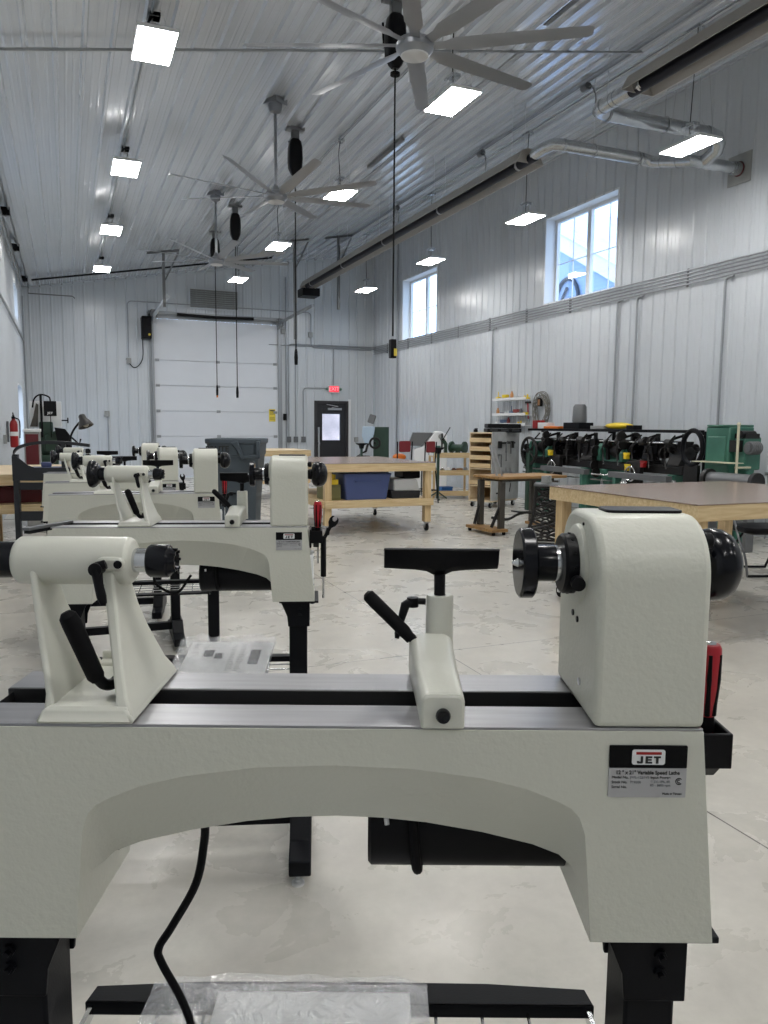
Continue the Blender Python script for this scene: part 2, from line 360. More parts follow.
# sloping upper tracks running into the room to the hangers
for x, xe, ze in ((2.17, 2.14, 4.60), (5.45, 5.55, 4.30)):
    q = M(); q.rings([[(x-.03, -.1, 3.98), (x+.03, -.1, 3.98), (x+.03, -.1, 4.04), (x-.03, -.1, 4.04)], [(x-.03, -.45, 4.12), (x+.03, -.45, 4.12), (x+.03, -.45, 4.18), (x-.03, -.45, 4.18)],
                      [(x-.03, -3.3, 4.16), (x+.03, -3.3, 4.16), (x+.03, -3.3, 4.22), (x-.03, -3.3, 4.22)]]); q.build('door_track', TRIM if x < 3 else CONDUIT, d)
o = T('door_opener', 'black electric opener box beside the top of the big white overhead door', 'door opener', (1.98, Y1-.02, 3.55))
q = M(); q.box(-.12, .12, -.35, 0, 0, .56); q.box(-.10, .10, -.37, -.33, .30, .5); q.build('housing', BLACKP, o, bevel=.02)
q = M(); q.cyl((.06, -.37, .1), (.06, -.33, .1), .03, n=12); q.build('button', YELLOWL, o)
q = M(); q.tube(bez([(-.08, -.05, -.0), (-.1, -.04, -.5), (-.3, -.04, -.72), (-.5, -.04, -.5)]), .012, 6); q.build('cord', RUBBER, o)

d = struct(T('door_2', None, None, (7.0, Y1, 0)))
q = M(); q.box(-.50, -.43, -.05, .12, 0, 2.09); q.box(.44, .51, -.05, .12, 0, 2.09); q.box(-.43, .44, -.05, .12, 2.02, 2.09); q.build('door_frame', mat('bronze_frame', srgb(52, 50, 52), .4), d, bevel=.004)
q = M(); W, Hd = .43, 2.02
q.box(-.43, -.26, 0, .05, 0, Hd); q.box(.27, .44, 0, .05, 0, Hd); q.box(-.26, .27, 0, .05, 1.72, Hd); q.box(-.26, .27, 0, .05, 0, .98)
q.build('door_leaf', mat('door_dark', srgb(40, 40, 44), .4), d, bevel=.004)
q = M(); q.box(-.26, .27, .02, .03, .98, 1.72); q.build('door_glass', GLASS, d, smooth=0)
q = M(); q.box(-.40, -.34, -.012, 0, .5, 1.35); q.box(-.4, -.34, -.05, -.0, .86, .92); q.cyl((-.37, -.0, .89), (-.37, -.07, .89), .014); q.build('door_handle', CHROME, d, bevel=.004)
q = M(); q.box(-.1, .3, -.07, 0, 1.83, 1.89); q.tube([(0, -.07, 1.9), (.15, -.2, 1.93), (-.15, -.05, 1.99)], .012, 6); q.build('door_closer', ALU, d, bevel=.006)
q = M(); q.box(.51, .59, -.03, -.018, 0, 2.14); q.build('door_trim', WHITEP, d)
# things outside the entry door: a salmon-coloured wall
q = M(); q.box(4.5, 10.5, 27, 27.2, -.15, 4); o = struct(q.build('wall_outside', mat('salmon_siding', srgb(236, 205, 192), .8, var=.3, vscale=1.2), smooth=0))
# house across the yard on the right, with pale blue siding and a white rake board
o = T('neighbouring_building', 'pale blue sided building with white sloping rake board seen through the nearer window', 'building', (22, 24, 0))
q = M(); q.prism([(-16, -.15), (9, -.15), (9, 10.7), (-16, -2.4+.2)], 'x', 0, 8); q.bm.clear()
q.prism([(-14, -.15), (12, -.15), (12, 4.6), (7.3, 10.1), (-14, -.05)], 'x', 0, 9); q.bm.clear()
# gable falls towards smaller y
sl = (10.12-8.18)/(31.24-27.55)
def rz_(y): return 10.12 + (y+24-31.24)*sl
q.prism([(-8, -.15), (12, -.15), (12, rz_(12)-.1), (-8, rz_(-8)-.1)], 'x', 0, 9)
q.build('wall', mat('blue_siding', srgb(150, 172, 205), .7), o, smooth=0)
q = M(); q.prism([(-8.4, rz_(-8.4)-.55), (12.4, rz_(12.4)-.55), (12.4, rz_(12.4)+.15), (-8.4, rz_(-8.4)+.15)], 'x', -.25, -.02); q.build('rake_board', WHITEP, o, smooth=0)
q = M(); q.prism([(-8.5, rz_(-8.5)+.16), (12.5, rz_(12.5)+.16), (12.5, rz_(12.5)+.24), (-8.5, rz_(-8.5)+.24)], 'x', -.3, 9.3); q.build('roof', mat('snowy_roof', srgb(205, 212, 225), .9, var=.15, vscale=2), o, smooth=0)
q = M(); q.tube([(-.1, 6.9+.9*cos(t/20*2*pi), 7.2+1.1*sin(t/20*2*pi)) for t in range(20)], .09, 8, True)  # dark scroll outline modelled to imitate a reflection in the window pane
q.tube(bez([(-.1, 7.1, 5.9), (-.1, 6.6, 6.6), (-.1, 7.3, 7.2), (-.1, 6.9, 7.9)]), .07, 8); q.tube(bez([(-.1, 8.0, 6.0), (-.1, 8.3, 6.4), (-.1, 7.9, 6.7)]), .06, 8); q.build('scroll_ornament', mat('dark_wrought_iron', srgb(40, 50, 66), .5), o)

# ------------------------------------------------------------------ wood lathes
HB = 1.093
def camxy(l, f): return (l*cos(YAW)+f*sin(YAW), -l*sin(YAW)+f*cos(YAW))
def interp(tab, x):
    for (a, b), (c, e) in zip(tab, tab[1:]):
        if a <= x <= c: return b + (e-b)*(x-a)/(c-a)
    return tab[-1][1]
OUT = [(0, -.042), (.08, -.045), (.155, -.055), (.2, -.066), (.232, -.079), (.247, -.087), (.256, -.097), (.262, -.115), (.267, -.17), (.272, -.236)]
INN = [(0, -.128), (.05, -.130), (.1, -.135), (.163, -.146), (.22, -.160), (.25, -.172), (.267, -.188), (.274, -.205), (.280, -.222), (.284, -.236)]
def make_lathe():
    L_ = T('wood_lathe', 'x', 'lathe')
    # cast bed
    q = M(); ax = sorted({a for a, _ in OUT} | {a for a, _ in INN} | {.04, .12, .26, .269, .372, .380})
    xs = [-a for a in ax[::-1] if a > 0] + ax; rs = []
    for x in xs:
        a = abs(x); zo = interp(OUT, a) if a < .272 else -.236; zi = interp(INN, a) if a < .284 else -.236; zi = min(zi, zo)
        if a > .375: zo = zi = -.236
        sh = (lambda z: x + (1 if x > 0 else -1)*(.022*-z/.236 if a > .375 else 0))
        rg = [(-.085, -.003), (-.085, zo), (-.026, zi), (.026, zi), (.085, zo), (.085, -.003), (.026, -.003), (.026, -.055 if a < .375 else -.004), (-.026, -.055 if a < .375 else -.004), (-.026, -.003)]
        rs.append([(sh(z), y, z) for y, z in rg])
    n = 10; V = [[q.v(p) for p in r] for r in rs]
    for A, B_ in zip(V, V[1:]):
        for i in range(n):
            q.mi = 1 if i in (6, 7, 8) else 0
            q.f([A[i], A[(i+1) % n], B_[(i+1) % n], B_[i]])
    q.mi = 0; q.f(V[0][::-1]); q.f(V[-1])
    bed = q.build('bed', [CREAM, DARKGAP], L_, bevel=.003, loc=(0, 0, HB), smooth=28)
    for sg in (-1, 1):
        q = M(); q.box(-.386, .380, min(sg*.0245, sg*.084), max(sg*.0245, sg*.084), -.0033, 0); q.build('bed_way', [STEEL], bed, bevel=.0008)
    # the dark inner cheek of the slot
    q = M(); q.box(-.386, .27, .0215, .0243, -.054, -.0008); q.build('bed_slot', DARKGAP, bed, smooth=0)
    # name plate
    p = M(); p.mi = 0; p.prism(rrect(.284, .364, -.073, -.0415, .001), 'y', -.0868, -.0852); p.mi = 1; p.prism(rrect(.284, .364, -.0413, -.0175, .001), 'y', -.0869, -.0852)
    npl = p.build('name_plate', [mat_plate, RUBBER], L_, loc=(0, 0, HB), smooth=0)
    RX = (pi/2, 0, 0)
    q = M(); q.prism(rrect(.307, .341, -.0375, -.0215, .0025), 'y', -.0876, -.0869); q.build('badge', [WHITEP], npl, smooth=0)
    q = M(); q.box(.311, .337, -.0882, -.0876, -.0265, -.0238); q.build('badge_bar', REDPAINT, npl, smooth=0)
    for pl in ([(.3120, -.0335), (.3120, -.0352), (.3128, -.0360), (.3172, -.0360), (.3182, -.0350), (.3182, -.0283), (.3158, -.0283), (.3158, -.0341), (.3143, -.0341), (.3143, -.0335)],
               [(.3208, -.0360), (.3276, -.0360), (.3276, -.0342), (.3232, -.0342), (.3232, -.0329), (.3270, -.0329), (.3270, -.0313), (.3232, -.0313), (.3232, -.0301), (.3275, -.0301), (.3275, -.0283), (.3208, -.0283)],
               [(.3316, -.0360), (.3341, -.0360), (.3341, -.0301), (.3364, -.0301), (.3364, -.0283), (.3293, -.0283), (.3293, -.0301), (.3316, -.0301)]):
        q = M(); q.prism(pl, 'y', -.0882, -.0876); q.build('lettering', INK, npl, smooth=0)
    text('12 " x 21" Variable Speed Lathe', 'lettering', .0056, INK, npl, (.324, -.0871, -.0464), RX, .0002, sx=.92, off=.00012)
    for i, s_ in enumerate(('Model No.', 'Stock No.', 'Serial No.')): text(s_, 'lettering', .0040, INK, npl, (.287, -.0871, -.0515-.0052*i), RX, .0002, align='LEFT')
    text('JWL-1221VS', 'lettering', .0038, BLUETXT2, npl, (.306, -.0871, -.0515), RX, .0002, align='LEFT'); text('719200', 'lettering', .0038, BLUETXT2, npl, (.306, -.0871, -.0567), RX, .0002, align='LEFT')
    text('Input Power:', 'lettering', .0040, INK, npl, (.327, -.0871, -.0515), RX, .0002, align='LEFT'); text('115V, 1Ph, 60', 'lettering', .0036, BLUETXT2, npl, (.327, -.0871, -.0560), RX, .0002, align='LEFT'); text('60 - 3600 rpm', 'lettering', .0036, BLUETXT2, npl, (.327, -.0871, -.0600), RX, .0002, align='LEFT')
    text('Made in Taiwan', 'lettering', .0032, INK, npl, (.350, -.0871, -.0690), RX, .0002)
    q = M(); q.tube([(.3565+.0033*cos(t), -.0871, -.0555+.0033*sin(t)) for t in [radians(a) for a in range(40, 330, 20)]], .0005, 4); q.tube([(.3565+.0016*cos(t), -.0871, -.0555+.0016*sin(t)) for t in [radians(a) for a in range(60, 320, 25)]], .0005, 4); q.build('certification_mark', INK, npl)
    # headstock
    prof = [(-.0855, 0)] + [(-.024 + .0615*cos(t), .154 + .0615*sin(t)) for t in [pi - k*pi/20 for k in range(11)]] + [(.024 + .0615*cos(t), .154 + .0615*sin(t)) for t in [pi/2 - k*pi/20 for k in range(11)]] + [(.0855, 0)]
    q = M(); q.prism(prof, 'x', .267, .381)
    hs = q.build('headstock', [CREAM], L_, bevel=.007, loc=(0, 0, HB), smooth=30, seg=3)
    q = M(); q.rev([(.046, .004), (.0435, -.004), (.039, -.0065)], (.267, 0, .1565), (1, 0, 0), 40); q.build('spindle_boss', CREAM, hs)
    q = M(); q.rev([(0, 0), (.031, 0), (.0335, .003), (.0335, .017), (.031, .019), (0, .019)], (.2460, 0, .1565), (1, 0, 0), 40)
    for k in range(12): t = k*pi/6; q.cyl((.2555, .0325*cos(t), .1565+.0325*sin(t)), (.2555, .0345*cos(t), .1565+.0345*sin(t)), .0018, n=8)
    ring = q.build('index_ring', BLACKP, hs)
    q = M(); q.rev([(.006, 0), (.0075, .008), (.0075, .018), (0, .019)], (.258, -.03, .143), (-.12, -1, -.05), 16); q.cyl((.258, -.026, .144), (.258, -.034, .143), .0045, n=10); q.build('index_pin', BLACKP, ring)
    q = M(); q.cyl((.2400, 0, .1565), (.2470, 0, .1565), .0200, n=32); q.build('spindle_nose', CHROME, hs)
    q = M(); q.rev([(0, -.0005), (.036, -.0005), (.039, .0018), (.039, .014), (.037, .016), (.0215, .016), (.0205, .018), (.0205, .0395), (.0195, .0405), (0, .0405)], (.2000, 0, .1565), (1, 0, 0), 48)
    fp = q.build('faceplate', BLACKG, hs)
    q = M(); q.rev([(0, -.007), (.0022, -.006), (.005, 0), (0, 0)], (.1997, 0, .1565), (1, 0, 0), 16); q.build('spur_point', CHROME, fp)
    q = M(); q.rev([(.014, 0), (.016, .004), (.017, .012), (.026, .013), (.034, .017), (.0392, .025), (.0405, .034), (.0392, .043), (.034, .052), (.024, .059), (.012, .062), (0, .063)], (.381, 0, .1565), (1, 0, 0), 48); q.build('handwheel', BLACKG, hs)
    q = M(); q.prism(rrect(.291, .374, -.022, .024, .010), 'z', .2152, .2185); q.build('top_cover', BLACKP, hs, bevel=.001)
    q = M(); q.rev([(0, 0), (.005, 0), (.0085, .004), (.0085, .011), (.006, .013), (0, .0135)], (.381, -.048, .190), (1, 0, 0), 16); q.build('belt_cover_knob', BLACKP, hs)
    for y, z, r_ in ((.014, .0975, .0036), (-.006, .0945, .0036), (-.018, .203, .0018)): q = M(); q.cyl((.2655, y, z), (.268, y, z), r_, n=14); q.build('set_screw', BLACKP, hs)
    q = M(); q.cyl((.2652, -.024, .029), (.268, -.024, .029), .0042, n=14); q.build('screw', CHROME, hs)
    # tailstock (own origin at the base centre)
    q = M(); C_ = .1555
    q.rev([(0, 0), (.0225, 0), (.0262, .005), (.0265, .010), (.0265, .122), (.0255, .127), (.021, .130), (0, .130)], (-.101, 0, C_), (1, 0, 0), 40)
    def wall_(xt0, xt1, xb0, xb1, sg):
        # side web: narrow at the barrel, flaring to the base, slanting to the right
        zs = [(0.150, 0), (.125, .10), (.10, .24), (.07, .46), (.045, .68), (.025, .86), (.010, 1.0), (0, 1.0)]
        rs = []
        for z, t in zs:
            hw = .025 + (.057 if sg > 0 else .050)*t**1.15
            x0 = xt0+(xb0-xt0)*t; x1 = xt1+(xb1-xt1)*t
            if z < .02: x0 -= .004 if sg < 0 else 0; x1 += .004 if sg > 0 else 0
            rs.append([(x0, -hw, z), (x1, -hw, z), (x1, hw, z), (x0, hw, z)])
        q.rings(rs)
    wall_(-.079, -.071, -.042, -.034, -1); wall_(.001, .013, .032, .044, 1)
    # base frame: front curb, back wall, floor slab
    base = [(-.050, -.086), (.050, -.086), (.050, .086), (-.050, .086)]
    q.rings([[(x, y, 0) for x, y in base], [(x*1.0, y, .003) for x, y in base], [(x*.9, y*.97, .012) for x, y in base], [(x*.80, y*.94, .016) for x, y in base]])
    q.rings([[(x, y, z) for y, z in ((-.083, .004), (-.081, .016), (-.074, .017), (-.068, .006))] for x in (-.040, .044)])
    q.rings([[(x, y, z) for y, z in ((.070, .008), (.070, .031), (.077, .031), (.082, .008))] for x in (-.038, .034)])
    q.rings([[(x, y, z) for y, z in ((.055, .008), (.058, .020), (.071, .022), (.071, .008))] for x in (-.038, .034)])
    q.prism(rrect(-.004, .0265, .1490, .1640, .007), 'y', -.0305, -.020)     # lock boss
    ts = q.build('tailstock', CREAM2, L_, bevel=.0035, loc=(-.206, 0, HB), smooth=40, seg=3)
    q = M(); q.cyl((.022, 0, C_), (.0515, 0, C_), .0130, n=32); q.cyl((.03, -.0005, C_+.0125), (.051, -.0005, C_+.0125), .0016, n=8); qu = q.build('quill', CHROME, ts)
    q = M(); q.rev([(0, 0), (.0165, 0), (.0185, .003), (.0185, .022), (.017, .024), (.0155, .024), (.012, .031), (.0105, .031), (.009, .026), (0, .025)], (.0445, 0, C_), (1, 0, 0), 36)
    for k in range(8): t = k*pi/4; q.cb((.0722, .0128*cos(t), C_+.0128*sin(t)), (.009, .003, .003))
    q.build('live_center', BLACKG, ts)
    q = M(); q.rev([(0, .0), (.030, 0), (.041, .004), (.043, .011), (.041, .018), (.030, .030), (.021, .034), (.0195, .080), (0, .080)], (-.151, 0, C_), (1, 0, 0), 40); q.build('handwheel', BLACKG, ts)
    q = M(); q.rev([(0, 0), (.0072, 0), (.0072, .016), (0, .016)], (.0005, -.0285, .1530), (0, -1, 0), 16); q.tube([(.0005, -.039, .1530), (.0035, -.042, .137), (.0065, -.043, .124), (.0085, -.043, .116)], [.0062, .0050, .0052, .0035], 12)
    q.tube([(.0005, -.038, .1545), (.0095, -.036, .1580)], [.006, .005], 10); q.build('quill_lock_lever', BLACKP, ts)
    q = M(); q.cyl((.0205, -.0300, .1565), (.0205, -.0320, .1565), .0045, n=14); q.build('set_screw', BLACKP, ts)
    q = M(); q.cyl((.034, -.022, .029), (.012, -.026, .028), .0085, n=16); q.tube(bez([(.015, -.026, .028), (.012, -.036, .026), (.008, -.048, .030), (.003, -.055, .040)], 5), .0062, 12)
    q.build('clamp_crank', BLACKP, ts)
    q = M(); q.tube([(.004, -.054, .037), (.002, -.055, .041), (-.0185, -.062, .100), (-.0215, -.064, .108), (-.0235, -.0645, .1125)], [.0070, .0092, .0102, .0092, .005], 16); q.build('clamp_handle', RUBBER, ts)
    # banjo with post (own origin at the front edge)
    q = M()
    def sec(y, xa, xb, zt, r=.009):
        P = [(xa, y, .0003), (xb, y, .0003)]
        for k in range(5): t = radians(k*22.5); P.append((xb-r+r*cos(t), y, zt-r+r*sin(t)))
        for k in range(5): t = radians(90+k*22.5); P.append((xa+r+r*cos(t), y, zt-r+r*sin(t)))
        return P
    q.rings([sec(-.0915, -.0205, .0215, .035, .007), sec(-.0885, -.0218, .0228, .0375), sec(0, -.0245, .0235, .041), sec(.094, -.0285, .0255, .0470), sec(.109, -.027, .024, .0455, .012)])
    bj = q.build('banjo', CREAM2, L_, bevel=.0025, loc=(.111, 0, HB), smooth=45)
    q = M(); q.rev([(.0185, 0), (.0182, .004), (.0172, .090), (.0160, .0925), (.0078, .0925), (.0078, .07), (0, .07)], (.0115, .123, .0), (0, 0, 1), 36); q.build('post', CREAM2, bj)
    q = M(); q.rev([(0, .0), (.0072, 0), (.0078, .004), (.0065, .008), (.0045, .0065), (0, .006)], (.0005, -.0915, .0155), (0, -1, 0), 20); q.build('screw_knob', BLACKG, bj)
    q = M(); q.cyl((.0110, .123, .075), (.0110, .123, .119), .0072, n=24)
    X0, X1 = -.0605, .0855
    q.rings([[(x, .120+y, z) for y, z in ((-.010, .1515), (-.006, .1515), (-.001, zb+.008), (.007, zb), (.009, zb+.001), (.008, .138), (.003, .1515), (-.002, .1535), (-.008, .1535))] for x, zb in ((X0, .1255), (X0+.04, .1235), (-.006, .1215), (.0035, .117), (.0175, .117), (.027, .1215), (X1-.04, .1235), (X1, .1255))])
    q.build('tool_rest', BLACKP, bj, bevel=.001)
    q = M(); q.tube([(.0085-.016, .118, .0845), (-.022, .116, .0855)], .0042, 12); q.rev([(0, 0), (.0075, 0), (.0075, .012), (0, .013)], (-.0235, .116, .078), (0, 0, 1), 14)
    q.tube([(-.0235, .116, .085), (-.033, .112, .081), (-.0385, .108, .062), (-.0425, .104, .046), (-.0435, .103, .040)], [.0065, .0062, .0045, .0042, .0028], 12); q.build('post_lock_lever', BLACKP, bj)
    q = M(); q.cyl((-.020, .085, .040), (-.030, .09, .050), .0055, n=12); q.tube([(-.026, .088, .043), (-.034, .092, .052), (-.073, .108, .087), (-.080, .111, .0935), (-.083, .112, .096)], [.0065, .0082, .0086, .0080, .004], 16); q.build('clamp_handle', RUBBER, bj)
    # motor under the bed
    q = M(); q.rev([(0, 0), (.050, 0), (.054, .004), (.054, .052), (.0525, .053), (.0525, .055), (.054, .056), (.054, .240), (0, .24)], (.034, .062, -.176), (1, 0, 0), 40)
    mo = q.build('motor', BLACKP, L_, loc=(0, 0, HB))
    q = M(); q.tube(bez([(.089, .005, -.10), (.087, .0, -.15), (.090, .002, -.195), (.093, .012, -.214), (.096, .05, -.218)], 6), .006, 10); q.build('cable', RUBBER, mo)
    q = M(); q.cyl((.0555, .007, -.148), (.0565, .005, -.155), .003, n=10); q.build('cable_clip', WHITEP, mo)
    # finned electronics box behind the left leg
    q = M(); q.box(-.345, -.288, .03, .10, -.235, -.165)
    for k in range(4): q.box(-.286+.007*k, -.2825+.007*k, .03+.004*k, .10, -.226+.009*k, -.168)
    q.build('control_housing', BLACKM, L_, loc=(0, 0, HB))
    # cover plate on the right end
    q = M(); q.prism(rrect(-.06, .05, -.198, -.095, .01), 'x', .388, .3985); cp = q.build('end_cover', WHITEP, L_, bevel=.002, loc=(0, 0, HB))
    for y, z in ((-.052, -.103), (-.052, -.19), (.042, -.103), (.042, -.19)): q = M(); q.cyl((.398, y, z), (.401, y, z), .003, n=12); q.build('screw', CHROME, cp)
    # stand
    for s_ in (-1, 1):
        cx = s_*.350
        q = M(); q.box(cx-.028, cx+.028, -.055, .015, .11-HB, -.244); lg = q.build('leg', BLACKM, L_, bevel=.004, loc=(0, 0, HB))
        q = M(); xa, xb = (cx-.046, cx+.036) if s_ > 0 else (cx-.036, cx+.046)
        pl = [(cx-.053, -.244), (cx-.034, -.290), (cx-.031, -.322), (cx+.036, -.322), (cx+.036, -.244)] if s_ > 0 else [(cx+.053, -.244), (cx+.034, -.290), (cx+.031, -.322), (cx-.036, -.322), (cx-.036, -.244)]
        q.prism(pl, 'y', -.062, -.0555); q.prism(pl, 'y', .0155, .022)
        q.box(min(s_*.292, s_*.414), max(s_*.292, s_*.414), -.075, .075, -.244, -.2365); q.build('bracket_plate', BLACKM, lg, bevel=.0015)
        for z in (-.266, -.286): q = M(); q.cyl((cx+s_*.006, -.061, z), (cx+s_*.006, -.0665, z), .007, n=6); q.cyl((cx+s_*.006, -.066, z), (cx+s_*.006, -.073, z), .0035, n=12); q.build('bolt', BLACKM, lg)
        q = M(); q.cyl((cx+s_*.045, -.04, -.243), (cx+s_*.045, -.04, -.253), .0075, n=6); q.build('bolt', BLACKM, lg)
        q = M(); fo = [(-.235, .035), (.30, .035), (.30, .085), (.2, .10), (.06, .17), (-.07, .17), (-.14, .10), (-.235, .085)]
        q.prism(fo, 'x', cx-.028, cx+.040); ft = q.build('foot', BLACKM, L_, bevel=.005)
        for y in (-.212, .275): q = M(); q.rev([(0, 0), (.020, 0), (.020, .008), (.010, .011), (.010, .018), (.005, .019), (.005, .036), (0, .036)], (cx, y, 0), (0, 0, 1), 20); q.build('levelling_foot', ZINC, ft)
    q = M(); q.box(-.322, .322, -.035, .005, .100, .150); q.build('stretcher', BLACKM, L_, bevel=.003)
    # wire shelf hung between the legs
    q = M(); z = HB-.473
    for y0, y1, bow in ((.116, .160, 1), (-.190, -.146, 0)):
        out = [(-.350, y0), (.340, y0), (.335, y1-.012), (.2, y1-.002), (0, y1), (-.2, y1-.002), (-.345, y1-.012)] if bow else [(-.350, y0), (.340, y0), (.340, y1), (-.350, y1)]
        q.prism(out, 'z', z-.004, z); q.box(-.350, .340, y0 if bow else y1-.004, y0+.004 if bow else y1, z-.018, z)
    sh = q.build('shelf', BLACKM, L_, bevel=.0008)
    q = M()
    for k in range(9): x = -.25+.0625*k; q.cyl((x, -.150, z-.012), (x, .118, z-.012), .0022, n=6)
    for y in (-.09, -.03, .03, .08): q.cyl((-.333, y, z-.016), (.325, y, z-.016), .0022, n=6)
    
    for x in (-.342, .332): q.box(x-.003, x+.003, -.15, .118, z-.020, z-.004)
    q.build('wire', CHROME, sh)
    # tool holder on the right end
    q = M(); q.T = Matrix.Translation((.386, 0, HB-.013))
    q.box(0, .006, -.05, .05, -.06, -.002); q.box(0, .040, -.052, -.047, -.045, -.006); q.box(.036, .041, -.052, .05, -.045, -.006); q.box(0, .040, .047, .052, -.045, -.006); q.box(0, .040, .005, .009, -.045, -.006)
    q.box(.004, .036, -.048, .048, -.045, -.041); q.prism([(-.05, -.045), (.048, -.045), (.03, -.062), (-.035, -.060)], 'x', .012, .03)
    q.build('tool_holder', BLACKP, L_, bevel=.0015)
    return L_
mat_plate = mat('plate_silver', srgb(176, 176, 178), .4, metal=.2)
BLUETXT2 = mat('plate_print', srgb(120, 122, 126), .5)
lathe0 = make_lathe()
# (lateral, forward) of the bed centre seen from the camera spot, tailstock x, banjo x
LSPEC = [(-.050, .845, -.206-.05, .111, 0, 1.0, 'cream wood lathe nearest the camera, with its whole badge plate readable'),
         (-.622, 2.40, -.141, .152, 5, .997, 'second cream wood lathe back, standing just beyond the one nearest the camera'),
         (-1.192, 3.70, -.140, .08, 13, .980, 'third cream wood lathe in the row, its headstock in front of the grey waste container'),
         (-1.665, 4.72, -.20, .06, 20, .960, 'fourth cream wood lathe in the row, behind the third, its end nearest the dark bench'),
         (-1.99, 5.45, -.16, .0, 12, .966, 'farthest cream wood lathe, almost hidden behind the other four')]
LATHES = []
for i, (l, f, tx, bx_, ang, zs_, lab) in enumerate(LSPEC):
    o = lathe0 if i == 0 else copy_tree(lathe0)
    x, y = camxy(l, f); o.location = (x, y, 0); o.rotation_euler = (0, 0, -YAW+radians(ang)); o.scale = (1, 1, zs_); o['label'] = lab; o['group'] = 'row of cream wood lathes'
    kid(o, 'tailstock').location.x = tx; kid(o, 'banjo').location.x = bx_
    LATHES.append(o)
kid(kid(LATHES[0], 'tailstock'), 'handwheel').location.x = -.022
def onL(i, p):                                             # a point given in lathe i's own frame
    l, f, a_, b_, ang, zs_ = LSPEC[i][:6]; c_, s_ = cos(radians(ang)), sin(radians(ang)); x, y = camxy(l+p[0]*c_-p[1]*s_, f+p[0]*s_+p[1]*c_); return (x, y, p[2]*zs_)
# power cord of the first lathe, hanging through the arch
q = M(); q.tube(bez([(-.163, .03, -.13), (-.163, .035, -.17), (-.166, .04, -.20), (-.178, .045, -.255), (-.210, .05, -.315), (-.229, .055, -.348), (-.226, .055, -.368), (-.200, .05, -.415), (-.178, .03, -.455), (-.160, .0, -.50), (-.15, -.03, -.54), (-.10, -.05, -.70), (-.05, .0, -.95), (.1, .1, -1.06), (.25, .25, -1.085)], 6), .0052, 10)
q.build('power_cord', RUBBER, LATHES[0], loc=(0, 0, HB))
q = M(); q.tube(bez([(-.1, .03, -.13), (-.11, .05, -.2), (-.05, .08, -.24), (.0, .07, -.18)], 6), .0045, 8); q.build('power_cord', RUBBER, LATHES[1], loc=(0, 0, HB))
# screwdrivers standing in the tool holders
for i, lab in ((0, 'red and black handled screwdriver in the holder of the nearest lathe'), (1, 'red handled screwdriver in the holder of the second lathe back'), (2, 'red handled screwdriver in the holder of the third lathe in the row')):
    o = T('screwdriver', lab, 'screwdriver', onL(i, (.4125, -.015, HB-.128)), -YAW, 'screwdrivers in the lathe tool holders')
    q = M(); q.mi = 0; q.rev([(.007, .098), (.0085, .104), (.0072, .112), (.0092, .130), (.0115, .150), (.0128, .185), (.0122, .194), (.010, .198), (0, .199)], (0, 0, 0), (0, 0, 1), 20)
    q.build('grip', RED, o)
    q = M()
    for k in range(6): t = k*pi/3 + .2; q.tube([(.0078*cos(t), .0078*sin(t), .118), (.0085*cos(t), .0085*sin(t), .135), (.0108*cos(t), .0108*sin(t), .16), (.0108*cos(t), .0108*sin(t), .188)], .003, 6)
    q.rev([(.0089, .098), (.0092, .104), (.0082, .116), (.006, .1165)], (0, 0, 0), (0, 0, 1), 20); q.build('rubber_inlay', RUBBER, o)
    q = M(); q.cyl((0, 0, .0), (0, 0, .1), .003, n=10); q.build('shaft', CHROME, o)
    q = M(); q.rev([(.007, .196), (.006, .2), (0, .201)], (0, 0, 0), (0, 0, 1), 16); q.build('end_cap', CHROME, o)
def wrench(p, s, lab, tilt, m=BLACKP):
    o = T('wrench', lab, 'wrench', p, -YAW, 'open end wrenches kept on the lathes')
    q = M(); R = Matrix.Rotation(tilt, 4, 'Y'); q.T = R
    pts = [(-.012, 0), (-.010, .10), (-.026, .125), (-.030, .15), (-.022, .172), (-.008, .178), (-.014, .158), (-.004, .143), (.010, .146), (.016, .163), (.010, .178), (.026, .168), (.032, .146), (.026, .122), (.010, .10), (.012, 0)]
    q.prism([(a*s, b*s) for a, b in pts], 'y', -.003, .003); q.build('jaw', m, o, bevel=.001); return o
wrench(onL(1, (.428, -.02, HB-.055)), .5, 'black open end wrench hooked on the right end of the second lathe', radians(28))
wrench(onL(3, (.425, -.01, HB-.06)), .55, 'black open end wrench upright on the end of the fourth lathe', radians(-10))
o = T('knockout_bar', 'thin steel knockout rod hanging from the second lathe back', 'rod', onL(1, (.43, -.02, HB-.24)), -YAW)
q = M(); q.cyl((0, 0, 0), (0, 0, .20), .004, n=10); q.build('rod', CHROME, o); q = M(); q.cyl((0, 0, .07), (0, 0, .20), .009, n=12); q.build('grip', RUBBER, o)

